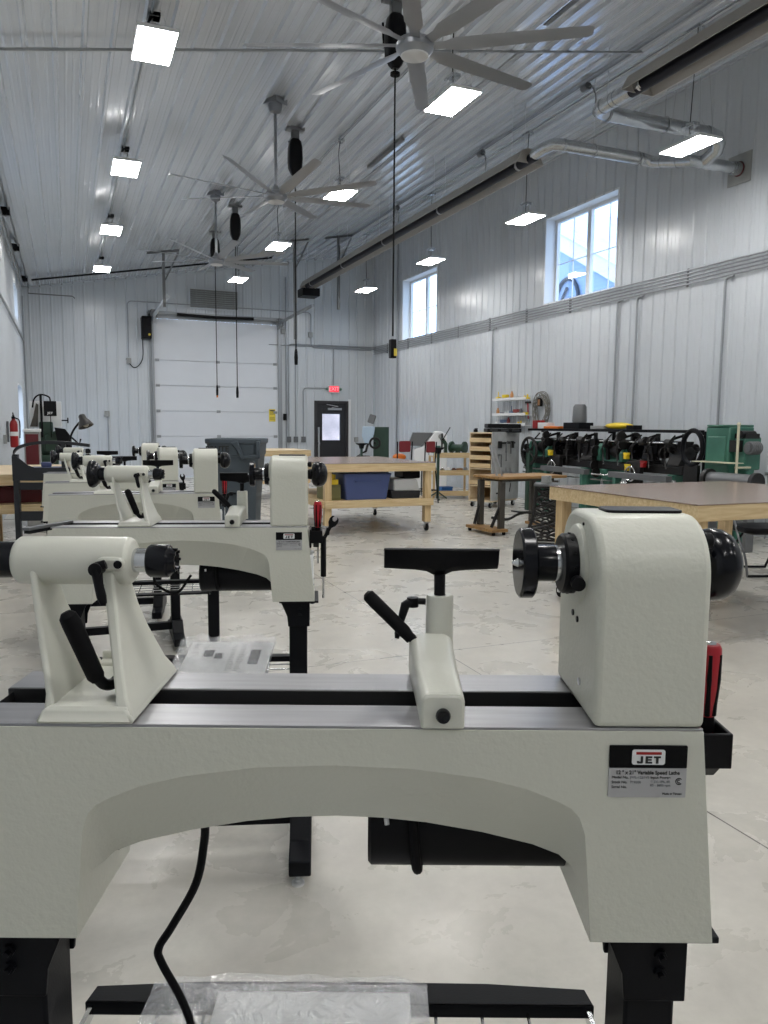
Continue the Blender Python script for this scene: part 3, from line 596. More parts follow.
# plastic bags and manuals on the shelves
def sheet(nx, ny, fn): 
    q = M(); G = [[q.v(fn(i/nx, j/ny)) for j in range(ny+1)] for i in range(nx+1)]
    for i in range(nx):
        for j in range(ny): q.f([G[i][j], G[i+1][j], G[i+1][j+1], G[i][j+1]])
    return q
def bag(i, x0, x1, y0, y1, lab, tilt=0, seed=1, amp=1.):
    rnd = random.Random(seed); ph = [rnd.uniform(0, 6) for _ in range(6)]
    z0 = HB-.473+.003; o = T('plastic_bag', lab, 'bag', onL(i, ((x0+x1)/2, (y0+y1)/2, z0)), -YAW, 'clear plastic bags on the lathe shelves')
    W_, D_ = x1-x0, y1-y0
    def z(u, v, k): return tilt*v + amp*(.006*sin(9*u+ph[0]+k)*sin(7*v+ph[1]) + .0045*sin(23*u+11*v+ph[2]+k) + .003*sin(41*u-19*v+ph[3]))
    q = sheet(44, 28, lambda u, v: ((u-.5)*W_, (v-.5)*D_, (.012+.010*amp) + z(u, v, 0) - .012*(abs(2*u-1)**6)))
    q.build('upper_film', FILM, o, smooth=60)
    q = sheet(20, 14, lambda u, v: ((u-.5)*W_, (v-.5)*D_, .0015 + tilt*v + .0005*sin(15*u)))
    q.build('lower_film', FILM, o, smooth=60); return o
def manual(i, x0, x1, y0, y1, lab, tilt=0, pages=3, rz=0, pict=True):
    z0 = HB-.473+.007; o = T('instruction_manual', lab, 'booklet', onL(i, ((x0+x1)/2, (y0+y1)/2, z0+tilt*.5)), -YAW+rz, 'printed manuals in clear bags')
    W_, D_ = x1-x0, y1-y0; th = atan2(tilt, D_)
    q = M(); q.T = Matrix.Rotation(th, 4, 'X'); q.box(-W_/2, W_/2, -D_/2, D_/2, 0, .004); q.build('pages', PAPER, o, smooth=0)
    if pict:
        q = M(); q.T = Matrix.Rotation(th, 4, 'X'); rnd = random.Random(3)
        for xa, ya, w2, h2 in ((-.30, .05, .12, .2), (-.16, .0, .10, .16), (.26, -.15, .12, .42)): q.box(W_*xa, W_*(xa+w2), D_*ya, D_*(ya+h2), .004, .0044)
        for r in range(16):
            y = D_*(.42-r*.05)
            for a, b in ((.02, .10), (.12, .2)): q.box(W_*a, W_*(a+(b-a)*rnd.uniform(.5, 1)), y, y+D_*.012, .004, .0043)
            if r < 7: q.box(-W_*.46, -W_*(.46-.12*rnd.uniform(.4, 1)), y, y+D_*.012, .004, .0043)
        q.build('print', mat('print_grey', srgb(70, 70, 74), .7), o, smooth=0)
    return o
bag(0, -.265, .115, -.12, .148, 'large clear plastic bag lying over the shelf of the nearest lathe', seed=3, amp=.35)
manual(0, -.17, .09, -.13, .125, 'plain white printed sheets in the bag under the nearest lathe', pict=False)
bag(1, -.05, .262, -.13, .12, 'crumpled clear bag on the shelf of the second lathe back', tilt=.05, seed=5)
manual(1, -.015, .255, -.12, .11, 'printed manual with pictures in the bag on the second lathe shelf', tilt=.045)
bag(4, .0, .22, -.1, .1, 'small clear bag on the wire shelf of the farthest lathe', tilt=.03, seed=8)

o = T('steel_bar', 'flat dark steel bar lying over the left end of the second lathe bed', 'bar', camxy(-1.015, 2.29) + (HB*.996+.001,), -YAW+radians(-16))
q = M(); q.box(-.012, .012, -.085, .11, 0, .008); q.build('bar', [MIDGREY], o, bevel=.001); q = M(); q.box(-.010, .010, -.08, .02, -.010, .0); q.build('guide', BLACKM, o)
# ------------------------------------------------------------------ ceiling: lights, fans, cord reels, pipes
ROWX = (.83, 3.74, 6.86); ROWY = (7.35, 10.85, 14.3, 17.9)
def make_light():
    o = T('high_bay_light', 'x', 'light')
    q = M(); q.box(-.172, .172, -.325, .325, 0, .03); q.box(-.13, .13, -.29, .29, .03, .048); q.box(-.05, .05, -.12, .12, .048, .085); q.build('housing', WHITEP, o, bevel=.006)
    q = M(); q.box(-.160, .160, -.315, .315, -.004, 0); q.build('diffuser', LED, o, smooth=0)
    return o
L0 = make_light(); first = True
rown = ('left row', 'middle row', 'right row'); pos = ('nearest', 'second', 'third', 'farthest')
for r, X in enumerate(ROWX):
    for k, Y in enumerate((-3.2, .3, 3.85) + ROWY):  # first three of each row are unseen, added to light the room
        o = L0 if first else copy_tree(L0); first = False
        o.location = (X, Y, 4.67); n = k-3
        o['label'] = ('%s visible LED high bay light of the %s' % (pos[n], rown[r])) if n >= 0 else 'LED high bay light of the %s, number %s behind the viewer' % (rown[r], ('three', 'two', 'one')[k]); o['group'] = 'LED high bay lights'
        zt = zc(X)-.03
        for sx_, sy_ in ((-.1, -.25), (.1, -.25), (-.1, .25), (.1, .25)): hg = M(); hg.cyl((sx_, sy_, .03), (sx_*.4, sy_*.5, zt-4.67), .0022, n=5); hg.build('suspension_wire', CONDUIT, o)
        hg = M(); hg.tube(bez([(0, .02, .085), (.03, .05, .2), (-.02, -.04, (zt-4.67)*.7), (0, -.04, zt-4.67-.02)], 8), .006, 6); hg.build('power_lead', RUBBER if r else GREYM, o)
        hg = M(); hg.box(-.05, .05, -.09, .02, zt-4.67-.045, zt-4.67-.006); hg.box(-.05, -.02, .02, .09, zt-4.67-.03, zt-4.67-.006); hg.build('junction_box', GALV, o, bevel=.004)
# conduit along the rows and across
def pipe(name, pts, r, m, lab, cat, grp=None, n=10): q = M(); q.tube(pts, r, n); return tag(q.build(name, m), lab, cat, grp)
for X, nm in zip(ROWX, rown): pipe('conduit', [(X-.02, -4, zc(X)-.05), (X-.02, 18.2, zc(X)-.05)], .011, CONDUIT, 'thin steel conduit on the ceiling feeding the %s of lights' % nm, 'conduit', 'ceiling conduits')
pipe('conduit', [(XL+.04, 7.95, zc(XL)-.056), (6.6, 7.95, zc(6.6)-.056)], .014, CONDUIT, 'steel conduit running straight across the ceiling above the nearest fan', 'conduit', 'ceiling conduits')
pipe('conduit', [(4.9, 8.0, zc(4.9)-.05), (4.9, 20.7, zc(4.9)-.05)], .012, CONDUIT, 'steel conduit along the ceiling between the fans and the heater', 'conduit', 'ceiling conduits')
# fans
def make_fan():
    o = T('ceiling_fan', 'x', 'ceiling fan')
    q = M(); q.rev([(0, -.02), (.10, -.02), (.115, .0), (.135, .02), (.14, .05), (.12, .085), (.07, .10), (.045, .13), (.03, .17), (0, .17)], (0, 0, 0), (0, 0, 1), 40); q.build('motor_housing', FANM, o)
    q = M(); q.rev([(0, -.034), (.08, -.032), (.098, -.026), (.102, -.018), (0, -.018)], (0, 0, 0), (0, 0, 1), 36); q.build('hub_cap', mat('fan_cap', srgb(196, 196, 196), .5), o)
    for k in range(8):
        q = M(); t = radians(14+45*k); q.T = Matrix.Rotation(t, 4, 'Z') @ Matrix.Rotation(radians(-14), 4, 'X')
        rs = []
        for u, wd, th in ((.10, .075, .010), (.22, .075, .012), (.30, .135, .010), (.8, .125, .009), (1.23, .110, .008), (1.265, .08, .005)):
            rs.append([(u, -wd/2, .045+.05*u), (u, -wd/4, .045+.05*u+th), (u, wd/6, .045+.05*u+th), (u, wd/2, .045+.05*u), (u, wd/6, .045+.05*u-th*.3), (u, -wd/4, .045+.05*u-th*.3)])
        q.rings(rs); q.build('blade', FANM, o, smooth=50)
    return o
F0 = make_fan()
for i, (y, a, lab) in enumerate(((5.38, 2, 'nearest of the three big grey eight blade ceiling fans'), (9.38, -9, 'middle of the three big grey eight blade ceiling fans'), (13.35, -12, 'farthest of the three big grey eight blade ceiling fans'))):
    o = F0 if i == 0 else copy_tree(F0); o.location = (2.43, y, 4.08); o.rotation_euler = (0, 0, radians(a)); o['label'] = lab; o['group'] = 'eight blade ceiling fans'
for o in [o for o in list(COL.objects) if o.name.startswith('ceiling_fan')]:
    zt = zc(2.43)-4.08
    q = M(); q.cyl((0, 0, .15), (0, 0, zt-.08), .019, n=14); q.build('down_rod', FANM, o)
    q = M(); q.rev([(.02, zt-.17), (.07, zt-.15), (.085, zt-.09), (.085, zt-.06), (.03, zt-.02)], (0, 0, 0), (0, 0, 1), 28); q.cb((0, 0, zt-.03), (.2, .2, .07), (0, 0, .78)); q.build('canopy', FANM, o)
# cord reels
def reel(y, zend, lab, endm, big=False):
    x = 2.95; o = T('cord_reel', lab, 'cord reel', (x, y, 4.70), 0, 'ceiling cord reels with hanging cords')
    zt = zc(x)-4.70
    q = M(); q.rings([[(a*k_, b*k_, z) for a, b in rrect(-.095, .095, -.085, .085, .05)] for z, k_ in ((.0, .35), (.03, .62), (.10, .92), (.22, 1), (.36, .95), (.44, .8), (.475, .5))])
    q.build('housing', BLACKP, o, bevel=.004)
    q = M(); q.box(-.05, .05, -.03, .03, .46, zt-.02); q.box(-.12, .12, -.06, .06, zt-.05, zt-.01); q.build('bracket', MIDGREY, o)
    q = M(); q.tube(bez([(0, .05, .34), (.02, .26, .30), (.03, .36, .40), (.02, .36, zt-.06)], 8), .012, 8); q.build('supply_cable', RUBBER, o)
    q = M(); q.cyl((.0, 0, -4.70+zend+.1), (0, 0, .05), .0085, n=8); q.rev([(0, 0), (.045, .0), (.045, .025), (.01, .04)], (0, 0, -.06), (0, 0, 1), 16); q.build('hanging_cord', RUBBER, o)
    q = M()
    if big: q.box(-.028, .028, -.032, .032, -4.70+zend-.11, -4.70+zend+.07)
    else: q.rev([(0, -.1), (.022, -.1), (.026, 0), (.02, .08), (.01, .12)], (0, 0, -4.70+zend), (0, 0, 1), 12)
    pl = q.build('plug', BLACKP, o, bevel=.006)
    if endm:
        q = M()
        if big: q.box(.0, .029, -.038, -.03, -4.70+zend-.09, -4.70+zend-.02)
        else: q.cyl((0, 0, -4.70+zend-.14), (0, 0, -4.70+zend-.08), .018, n=10)
        q.build('outlet_face', endm, pl)
    return o
reel(6.97, 2.16, 'black cord reel behind the nearest fan, cord ending in an outlet box', YELLOWL, True)
reel(10.36, 2.32, 'black cord reel beside the middle fan, cord hanging near the exit door', None)
reel(14.30, 1.99, 'black cord reel above the right half of the overhead door', None)
reel(16.35, 2.10, 'farthest black cord reel, cord ending in an orange tipped plug', ORANGE)
# air lines
pipe('air_line', [(XL+.12, -5, 4.52), (XL+.12, 19.75, 4.52), ], .017, MIDGREY, 'upper dark air pipe along the top of the left wall', 'pipe', 'air lines')
pipe('air_line', [(XL+.22, -5, 4.60), (XL+.22, 19.80, 4.60), (XL+.22, 19.80, 4.35), (.25, 19.80, 4.35), (.3, 19.8, 4.30)], .014, MIDGREY, 'lower dark air pipe on the left wall ending in a short bent stub', 'pipe', 'air lines')
for k, y in enumerate((10.9, 13.3, 15.9, 19.2)): 
    q = M(); q.box(-.06, .07, -.03, .03, -.02, .10); q.cyl((0, -.05, 0), (0, .05, 0), .03, n=12); tag(q.build('pipe_clamp', BLACKP, loc=(XL+.17, y, 4.53)), '%s black clamp holding the two air pipes at the top of the left wall' % ('nearest', 'second', 'third', 'farthest')[k], 'pipe clamp', 'clamps on the left wall air pipes')
pipe('air_line', [(XL+.3, 19.75, zc(-.6)-.06), (5.0, 19.75, zc(5.0)-.06)], .022, BLACKM, 'black air pipe crossing the far end of the ceiling', 'pipe', 'air lines')
# track hangers
def hanger(x, zb, lab, bend=1):
    o = T('track_hanger', lab, 'track hanger', (x, 17.8, zb), 0, 'steel hangers with diagonal braces at the far end'); zt = zc(x)-zb-.03
    q = M(); q.box(-.03, .03, -.03, .03, 0, zt); q.build('post', MIDGREY, o)
    q = M(); s = SL; q.rings([[(-.34, -.03, zt-.05-.34*s), (-.34, .03, zt-.05-.34*s), (-.34, .03, zt+.0-.34*s), (-.34, -.03, zt-.34*s)], [(.34, -.03, zt-.05+.34*s), (.34, .03, zt-.05+.34*s), (.34, .03, zt+.34*s), (.34, -.03, zt+.34*s)]]); q.build('top_rail', MIDGREY, o)
    q = M(); q.tube([(.32, 0, zt-.02), (.03, 0, zt-.62)], .022, 4); q.build('diagonal_brace', MIDGREY, o)
hanger(2.09, 3.95, 'braced steel hanger above the left track of the overhead door')
hanger(5.05, 3.4, 'long braced steel hanger in front of the right door track')
hanger(6.12, 4.15, 'braced steel hanger right of the heater end')
for x, y0_, y1_, l in ((4.83, 6.3, 7.35, 'nearer'), (4.75, 10.9, 12.3, 'farther')):
    q = M(); q.box(-.03, .03, 0, y1_-y0_, -.045, 0); tag(q.build('ceiling_channel', MIDGREY, loc=(x, y0_, zc(x)-.005)), '%s short dark steel channel fixed to the ceiling' % l, 'steel channel', 'short ceiling channels')
# radiant tube heaters
def heater(x, y0, y1, z, lab, sup):
    o = T('tube_heater', lab, 'heater', (x, y0, z), 0, 'radiant tube heaters'); L_ = y1-y0
    q = M(); out = [(-.21, -.10), (-.13, .05), (-.06, .085), (.06, .085), (.13, .05), (.21, -.10)]; inn = [(.198, -.10), (.122, .042), (.056, .076), (-.056, .076), (-.122, .042), (-.198, -.10)]
    q.prism(out+inn, 'y', 0, L_); q.build('reflector', REFL, o, smooth=0)
    q = M(); q.prism(out, 'y', -.01, 0.0); q.build('end_plate', REFL, o, smooth=0); q = M(); q.prism(out, 'y', L_, L_+.01); q.build('end_plate', REFL, o, smooth=0)
    q = M(); q.cyl((0, -.12, -.045), (0, L_+.1, -.045), .062, n=20); q.build('burner_tube', TUBEM, o)
    for k in range(int(L_/2.4)+1):
        q = M(); yy = .25+2.4*k
        if yy < L_: q.cyl((0, yy, -.045), (0, yy+.04, -.045), .067, n=20)
        q.build('tube_clamp', ALU, o)
    for k in range(int(L_/2.4)+1):
        yy = .3+2.4*k
        if yy < L_:
            for dx in (-.1, .1): q = M(); q.cyl((dx, yy, .06), (dx, yy, zc(x+dx)-z-.02), .004, n=5); q.build('hanger_chain', CONDUIT, o)
    return o
H1 = heater(5.83, 9.15, 19.4, 4.98, 'long tube heater with black pipe under its hood, far side', 1)
q = M(); q.box(-.12, .34, 10.25, 10.75, -.28, -.08); q.build('burner_box', BLACKP, H1, bevel=.01)
H2 = heater(5.66, -2.5, 6.85, 4.98, 'tube heater with black pipe nearest the camera, top right corner', 1)
def duct(name, pts, r, lab, wires):
    o = T(name, lab, 'duct', (0, 0, 0), 0, 'silver flue ducts of the heaters'); q = M()
    q.tube(pts, r, 24); q.build('duct_pipe', GALV, o)
    q = M()
    for a, b in zip(pts, pts[1:]):
        a = Vector(a); b = Vector(b); L_ = (b-a).length
        if L_ < .25: 
            continue
        for t in (0.02, L_-.05): p = a+(b-a).normalized()*t; e = p+(b-a).normalized()*.03; q.cyl(p, e, r+.005, n=24)
    q.build('duct_collar', GALV, o)
    for p in wires:
        q = M(); p = Vector(p); q.tube([(p.x, p.y+(r+.01)*cos(t_), p.z+(r+.01)*sin(t_)) for t_ in [2*pi*k/16 for k in range(16)]], .006, 5, True); q.cyl(p+Vector((0, 0, r)), (p.x, p.y, zc(p.x)-.02), .004, n=5); q.build('hanger_wire', CONDUIT, o)
    return o
duct('flue_duct', [(5.66, 6.75, 4.96), (5.68, 7.25, 4.97), (5.70, 7.50, 4.98), (5.76, 7.62, 5.0), (5.9, 7.66, 5.0), (7.45, 7.66, 5.0), (7.58, 7.67, 4.98), (7.64, 7.70, 4.92), (7.66, 7.74, 4.86), (7.66, 7.93, 4.79)], .082, 'silver flue duct of the nearer heater with two elbows', [(5.9, 7.66, 5.0), (6.75, 7.66, 5.0)])
duct('flue_duct', [(5.83, 9.05, 4.96), (5.84, 8.85, 4.98), (5.9, 8.74, 5.0), (6.0, 8.70, 5.0), (7.3, 8.66, 4.98), (7.4, 8.62, 4.95), (7.44, 8.5, 4.92), (7.46, 8.15, 4.82), (7.5, 8.0, 4.79), (7.6, 7.97, 4.78), (8.2, 7.97, 4.78)], .075, 'silver flue duct of the farther heater running to the wall', [(6.5, 8.69, 4.99), (7.2, 8.66, 4.98)])
o = T('wall_thimble', 'square steel plate where the flue duct enters the right wall', 'wall plate', (XR, 7.97, 4.78))
q = M(); q.box(-.03, -.018, -.19, .19, -.19, .19); q.build('plate', GREYM, o); q = M(); q.cyl((-.13, 0, 0), (-.02, 0, 0), .085, n=24); q.build('collar', GALV, o)
q = M(); q.tube([(-.045, .088*cos(t), .088*sin(t)) for t in [2*pi*k/20 for k in range(20)]], .008, 6, True); q.build('seal', MAROON, o)
# gas line by the heater, conduit boxes near the top right
for x, y, l in ((6.62, 6.05, 'nearest'), (6.5, 8.9, 'second'), (6.45, 11.6, 'third'), (6.45, 15.1, 'farthest')):
    q = M(); q.cyl((0, -.06, -.05), (0, .06, -.05), .05, n=14); q.tube(bez([(0, -.05, -.06), (-.05, -.2, -.12), (-.1, -.35, -.3), (-.12, -.38, -.45)], 6), .008, 6)
    tag(q.build('junction_box', MIDGREY, loc=(x, y, zc(x)-.045)), '%s round grey junction box on the ceiling above the heaters' % l, 'junction box', 'round ceiling junction boxes')
pipe('conduit', [(6.5, -4, zc(6.5)-.045), (6.5, 19, zc(6.5)-.045)], .016, CONDUIT, 'steel conduit along the ceiling right above the tube heaters', 'conduit', 'ceiling conduits')
# ------------------------------------------------------------------ walls: conduits, boxes, signs
for k in range(5): pipe('conduit', [(XR-.045, -5, 3.63-.048*k), (XR-.045, Y1-.08, 3.63-.048*k)] if k > 1 else [(XR-.045, -5, 3.63-.048*k), (XR-.045, 20.9, 3.63-.048*k), (XR-.12, 20.94, 3.63-.048*k), (5.2 if k else 6.6, 20.95, 3.63-.048*k)], .0125, CONDUIT, '%s conduit of the bundle along the right wall' % ('topmost', 'second', 'middle', 'fourth', 'lowest')[k], 'conduit', 'conduit bundle on the right wall')
for k in range(16):
    y = -1+1.4*k
    if abs(y-10.28) < .1: continue
    q = M(); q.box(-.022, 0, -.02, .02, -.13, .13); q.box(-.03, -.02, -.035, .035, -.125, -.12); struct(q.build('trim_6', MIDGREY, loc=(XR-.0, y, 3.534)))
for y, zb, l in ((8.08, 1.1, 'nearest'), (9.81, 1.3, 'second'), (10.28, 1.3, 'third'), (14.2, 1.0, 'farthest')):
    pts = bez([(XR-.05, y-.14, 3.415), (XR-.05, y-.03, 3.40), (XR-.05, y, 3.33), (XR-.05, y, 3.2)], 6) + [Vector((XR-.05, y, zb))]
    pipe('conduit', pts, .017, CONDUIT, '%s vertical conduit dropping down the right wall' % l, 'conduit', 'conduit drops on the right wall')
pipe('conduit', [(XR-.06, 19.2, .2), (XR-.06, 19.2, 6.2)], .022, CONDUIT, 'tall pipe on the right wall beside the farther window', 'conduit', 'conduit drops on the right wall')
BW = Y1-.045
def bp(pts, lab, r=.013): return pipe('conduit', bez([(x, BW, z) for x, z in pts], 1) if False else [(x, BW, z) for x, z in pts], r, CONDUIT, lab, 'conduit', 'conduits on the back wall')
def rc(P, r=.12):                                           # rounded corners
    out = [P[0]]
    for a, b, c in zip(P, P[1:], P[2:]):
        a, b, c = Vector(a), Vector(b), Vector(c); u = (a-b).normalized(); v = (c-b).normalized(); p = b+u*r; s = b+v*r
        for k in range(6): t = k/5; out.append(tuple(p*(1-t)**2 + b*2*t*(1-t) + s*t*t))
    return out+[P[-1]]
bp(rc([(1.55, 3.1), (1.55, 4.5), (6.4, 4.5), (6.4, 3.55), (8.2, 3.55)], .12), 'long conduit running over the overhead door and down on both sides')
bp(rc([(5.75, 1.05), (5.75, 3.62), (8.2, 3.62)], .12), 'conduit rising from a box right of the overhead door')
bp(rc([(6.0, 1.05), (6.0, 2.62), (6.95, 2.62)], .15)if False else rc([(6.17, 1.05), (6.17, 2.44), (6.9, 2.44)], .12), 'conduit bending over to the exit sign')
bp([(7.06, 2.5), (7.06, 3.55)], 'short conduit rising from the exit sign')
bp([(5.95, 1.05), (5.95, 3.9)], 'straight conduit right of the overhead door')
bp([(5.68, .3), (5.68, 5.4)], 'tall pipe between the overhead door and the wall boxes', .018)
bp([(1.0, .2), (1.0, 1.6)], 'short vertical conduit on the back wall left of the overhead door')
for x, z, l in ((5.75, 1.0, 'left'), (5.95, 1.0, 'middle'), (6.17, 1.0, 'right')):
    q = M(); q.box(-.06, .06, -.05, 0, -.08, .08); q.cyl((0, -.05, 0), (0, -.056, 0), .025, n=12); tag(q.build('outlet_box', MIDGREY, bevel=.006, loc=(x, BW+.02, z)), '%s of three grey outlet boxes between the overhead and entry doors' % l, 'outlet box', 'outlet boxes by the entry door')
for x, z, l in ((1.55, 3.0, 'round grey box on the back wall left of the overhead door'), (5.6, 3.95, 'small pale box right of the overhead door top'), (6.38, 3.9, 'small pale box at the bend of the long conduit'), (.98, 1.65, 'grey outlet box on the back wall above the lathes'), (7.75, 1.0, 'grey outlet box right of the entry door')):
    q = M(); q.box(-.06, .06, -.05, 0, -.07, .07); tag(q.build('outlet_box', GREYM, bevel=.006, loc=(x, BW+.02, z)), l, 'outlet box', 'outlet boxes on the back wall')
o = T('thermostat', 'small black wall control right of the overhead door', 'wall control', (5.63, Y1-.06, 1.62)); q = M(); q.box(-.05, .05, -.03, 0, -.09, .09); q.build('case', BLACKP, o, bevel=.006)
o = T('exit_sign', 'lit red EXIT sign above the dark entry door', 'exit sign', (7.06, Y1-.03, 2.42))
q = M(); q.box(-.16, .16, -.06, 0, -.1, .1); q.build('housing', WHITEP, o, bevel=.006); q = M(); q.box(-.145, .145, -.064, -.06, -.085, .085); q.build('face', EXITRED, o, smooth=0)
text('EXIT', 'lettering', .15, mat('exit_letters', srgb(255, 150, 160), .5, emit=.9), o, (0, -.066, -.0), (pi/2, 0, 0), .001)
for s in (-1, 1): q = M(); q.sph((s*.2, -.04, .0), .045, (1, .8, .9)); q.build('lamp_head', mat('lamp_head_green', srgb(90, 130, 110), .4), o)
o = T('warning_label', 'yellow safety label at the right edge of the overhead door', 'label', (5.28, Y1-.034, 1.66))
q = M(); q.box(-.09, .09, -.004, 0, -.17, .17); q.build('sheet', YELLOWL, o, smooth=0); q = M(); [q.box(-.07, .07, -.0055, -.004, z, z+.008) for z in (-.12, -.09, -.06, .02, .05, .08)]; q.box(-.07, .07, -.0055, -.004, .11, .145); q.build('print', INK, o, smooth=0)
o = T('wall_vent', 'large louvred vent high on the back wall above the overhead door', 'vent', (3.74, Y1-.02, 4.68))
q = M(); q.box(-.66, .66, -.03, 0, -.28, -.24); q.box(-.66, .66, -.03, 0, .24, .28); q.box(-.66, -.62, -.03, 0, -.24, .24); q.box(.62, .66, -.03, 0, -.24, .24); q.build('frame', TRIM, o)
q = M()
for k in range(9): q.cb((0, -.012, -.21+.0525*k), (1.24, .004, .055), (radians(50), 0, 0))
q.build('louver', GREYM, o, smooth=0)
IRONB = mat('brown_iron', srgb(66, 62, 56), .5, var=.15, vscale=12)
# ------------------------------------------------------------------ workbenches and what stands on and under them
def caster(parent, x, y, z=0, r=.05):
    q = M(); q.cyl((x-.016, y, z+r), (x+.016, y, z+r), r, n=20); o = q.build('caster', RUBBER, parent, bevel=.004)
    q = M(); q.box(x-.024, x-.019, y-.02, y+.02, z+r-.01, z+r*2+.012); q.box(x+.019, x+.024, y-.02, y+.02, z+r-.01, z+r*2+.012); q.box(x-.035, x+.035, y-.035, y+.035, z+2*r+.010, z+2*r+.018); q.cyl((x-.026, y, z+r), (x+.026, y, z+r), .008, n=8)
    q.build('caster_fork', CHROME, o); return o
def bench(name, lab, x0, x1, y0, y1, zt, shelf=None, hb=True, cast=True, apron=.11, lg=.09, group='wooden mobile workbenches'):
    o = T(name, lab, 'workbench', ((x0+x1)/2, (y0+y1)/2, 0), 0, group); a, b = (x1-x0)/2, (y1-y0)/2
    zb = .125 if cast else 0
    q = M(); q.box(-a, a, -b, -b+.038, zt-apron, zt-.006); q.box(-a, a, b-.038, b, zt-apron, zt-.006); q.box(-a, -a+.038, -b+.038, b-.038, zt-apron, zt-.006); q.box(a-.038, a, -b+.038, b-.038, zt-apron, zt-.006); q.build('apron', PINE, o, bevel=.003)
    q = M(); q.box(-a-.004, a+.004, -b-.004, b+.004, zt-.006, zt); q.build('tabletop', HARDB if hb else PLY, o, smooth=0)
    for sx in (-1, 1):
        for sy in (-1, 1):
            cx, cy = sx*(a-.04-lg/2), sy*(b-.04-lg/2)
            q = M(); q.box(cx-lg/2, cx+lg/2, cy-lg/2, cy+lg/2, zb, zt-.02); l = q.build('leg', PINEZ, o, bevel=.003)
            if cast: caster(l, cx, cy)
    if shelf:
        q = M(); q.box(-a+.03, a-.03, -b+.002, -b+.038, shelf-.09, shelf); q.box(-a+.03, a-.03, b-.038, b-.002, shelf-.09, shelf); q.box(-a+.002, -a+.04, -b+.04, b-.04, shelf-.09, shelf); q.box(a-.04, a-.002, -b+.04, b-.04, shelf-.09, shelf); q.box(-a+.04, a-.04, -b+.04, b-.04, shelf-.012, shelf-.001); q.build('shelf', PINE, o, bevel=.003)
    return o
bench('workbench', 'large brown topped mobile workbench behind the nearest lathe headstock', 3.665, 5.6, 3.70, 5.32, .92, None)
bench('workbench', 'brown topped mobile workbench with a blue tote on its lower shelf', 2.96, 4.53, 9.20, 11.25, .92, .44)
bench('workbench', 'distant pale workbench by the overhead door, behind the second lathe', 2.55, 4.27, 14.0, 15.2, .93, .4, hb=False)
def tote(name, lab, cat, x0, x1, y0, y1, z0, z1, m, lidm=None, taper=.04, grp=None):
    o = T(name, lab, cat, ((x0+x1)/2, (y0+y1)/2, z0), 0, grp); a, b, h = (x1-x0)/2, (y1-y0)/2, z1-z0
    q = M(); lo = rrect(-a+taper, a-taper, -b+taper, b-taper, .03); hi = rrect(-a, a, -b, b, .04)
    q.rings([[(x, y, 0) for x, y in lo], [(x, y, h-.05) for x, y in hi], [(x*1.02, y*1.02, h-.05) for x, y in hi], [(x*1.02, y*1.02, h-.035) for x, y in hi]])
    q.build('body', m, o, bevel=.004)
    q = M(); q.rings([[(x*1.04, y*1.04, h-.035) for x, y in hi], [(x*1.04, y*1.04, h-.012) for x, y in hi], [(x*.94, y*.94, h-.008) for x, y in hi], [(x*.92, y*.92, h) for x, y in hi]]); q.build('lid', lidm or m, o, bevel=.003)
    q = M(); q.box(-a*.55, a*.55, -b-.012, -b+.02, h*.66, h*.72); q.build('rib', m, o, bevel=.004)
    return o
tote('storage_tote', 'blue plastic tote with lid on the lower shelf of the middle workbench', 'storage tote', 3.28, 3.93, 9.30, 9.75, .44, .79, BLUEBIN)
o = T('storage_bin', 'grey and white bin beside the blue tote under the middle workbench', 'storage bin', (4.17, 9.5, .44))
q = M(); q.prism([(-.2, 0), (.2, 0), (.215, .1), (-.215, .1)], 'y', -.15, .2); q.build('tray', SLATE, o, bevel=.006)
q = M(); q.prism([(-.17, .1), (.12, .1), (.14, .06), (.19, .06), (.20, .12), (.17, .24), (.14, .26), (-.17, .26)], 'y', -.14, .18); q.build('cover', mat('frosted_plastic', srgb(205, 208, 210), .5), o, bevel=.015)
q = M(); q.box(-.05, .2, -.13, .2, 0, .10); tag(q.build('tool_case', BLACKP, bevel=.02, loc=(4.2, 9.52, .70)), 'black case lying on the grey and white bin under the workbench', 'case')
q = M(); q.box(-.10, .10, -.2, .2, 0, .2); q.box(-.09, .09, -.21, -.2, .03, .17); tag(q.build('crate', OLIVE, bevel=.006, loc=(3.15, 9.55, .44)), 'olive green crate left of the blue tote on the lower shelf', 'crate')
q = M(); q.box(-.1, .1, -.15, .15, 0, .07); q.box(-.08, .08, -.1, .1, .07, .13); tag(q.build('tool_box', YELLOW, bevel=.01, loc=(3.12, 9.5, .64)), 'yellow tool box on the crate behind the second lathe', 'tool box')
# big waste container
o = T('waste_container', 'large dark grey plastic waste container behind the second and third lathes', 'waste container', (1.90, 9.25, 0), -YAW); o.scale = (.9, .9, 1.01)
q = M(); a = .33
lv = [(0, .25, .27), (.08, .26, .28), (.60, .285, .31), (1.02, .305, .335), (1.03, .335, .36), (1.16, .345, .37), (1.17, .365, .385), (1.21, .367, .387), (1.225, .36, .38)]
q.rings([[(x, y, z) for x, y in rrect(-w_, w_, -d_, d_, .10, 6)] for z, w_, d_ in lv] + [[(x, y, 1.21) for x, y in rrect(-.34, .34, -.36, .36, .09, 6)], [(x, y, .2) for x, y in rrect(-.25, .25, -.27, .27, .08, 6)]])
q.build('bin_body', GREYBIN, o, bevel=.004)
q = M(); q.prism([(-.02, 1.18), (.08, 1.20), (.16, 1.00), (.12, .98), (.06, 1.10)], 'y', -.40, -.36); q.box(.14, .36, -.4, -.36, 1.0, 1.04); q.box(.31, .36, -.4, -.35, 1.0, 1.2); q.build('tilt_handle', GREYBIN, o, bevel=.01)
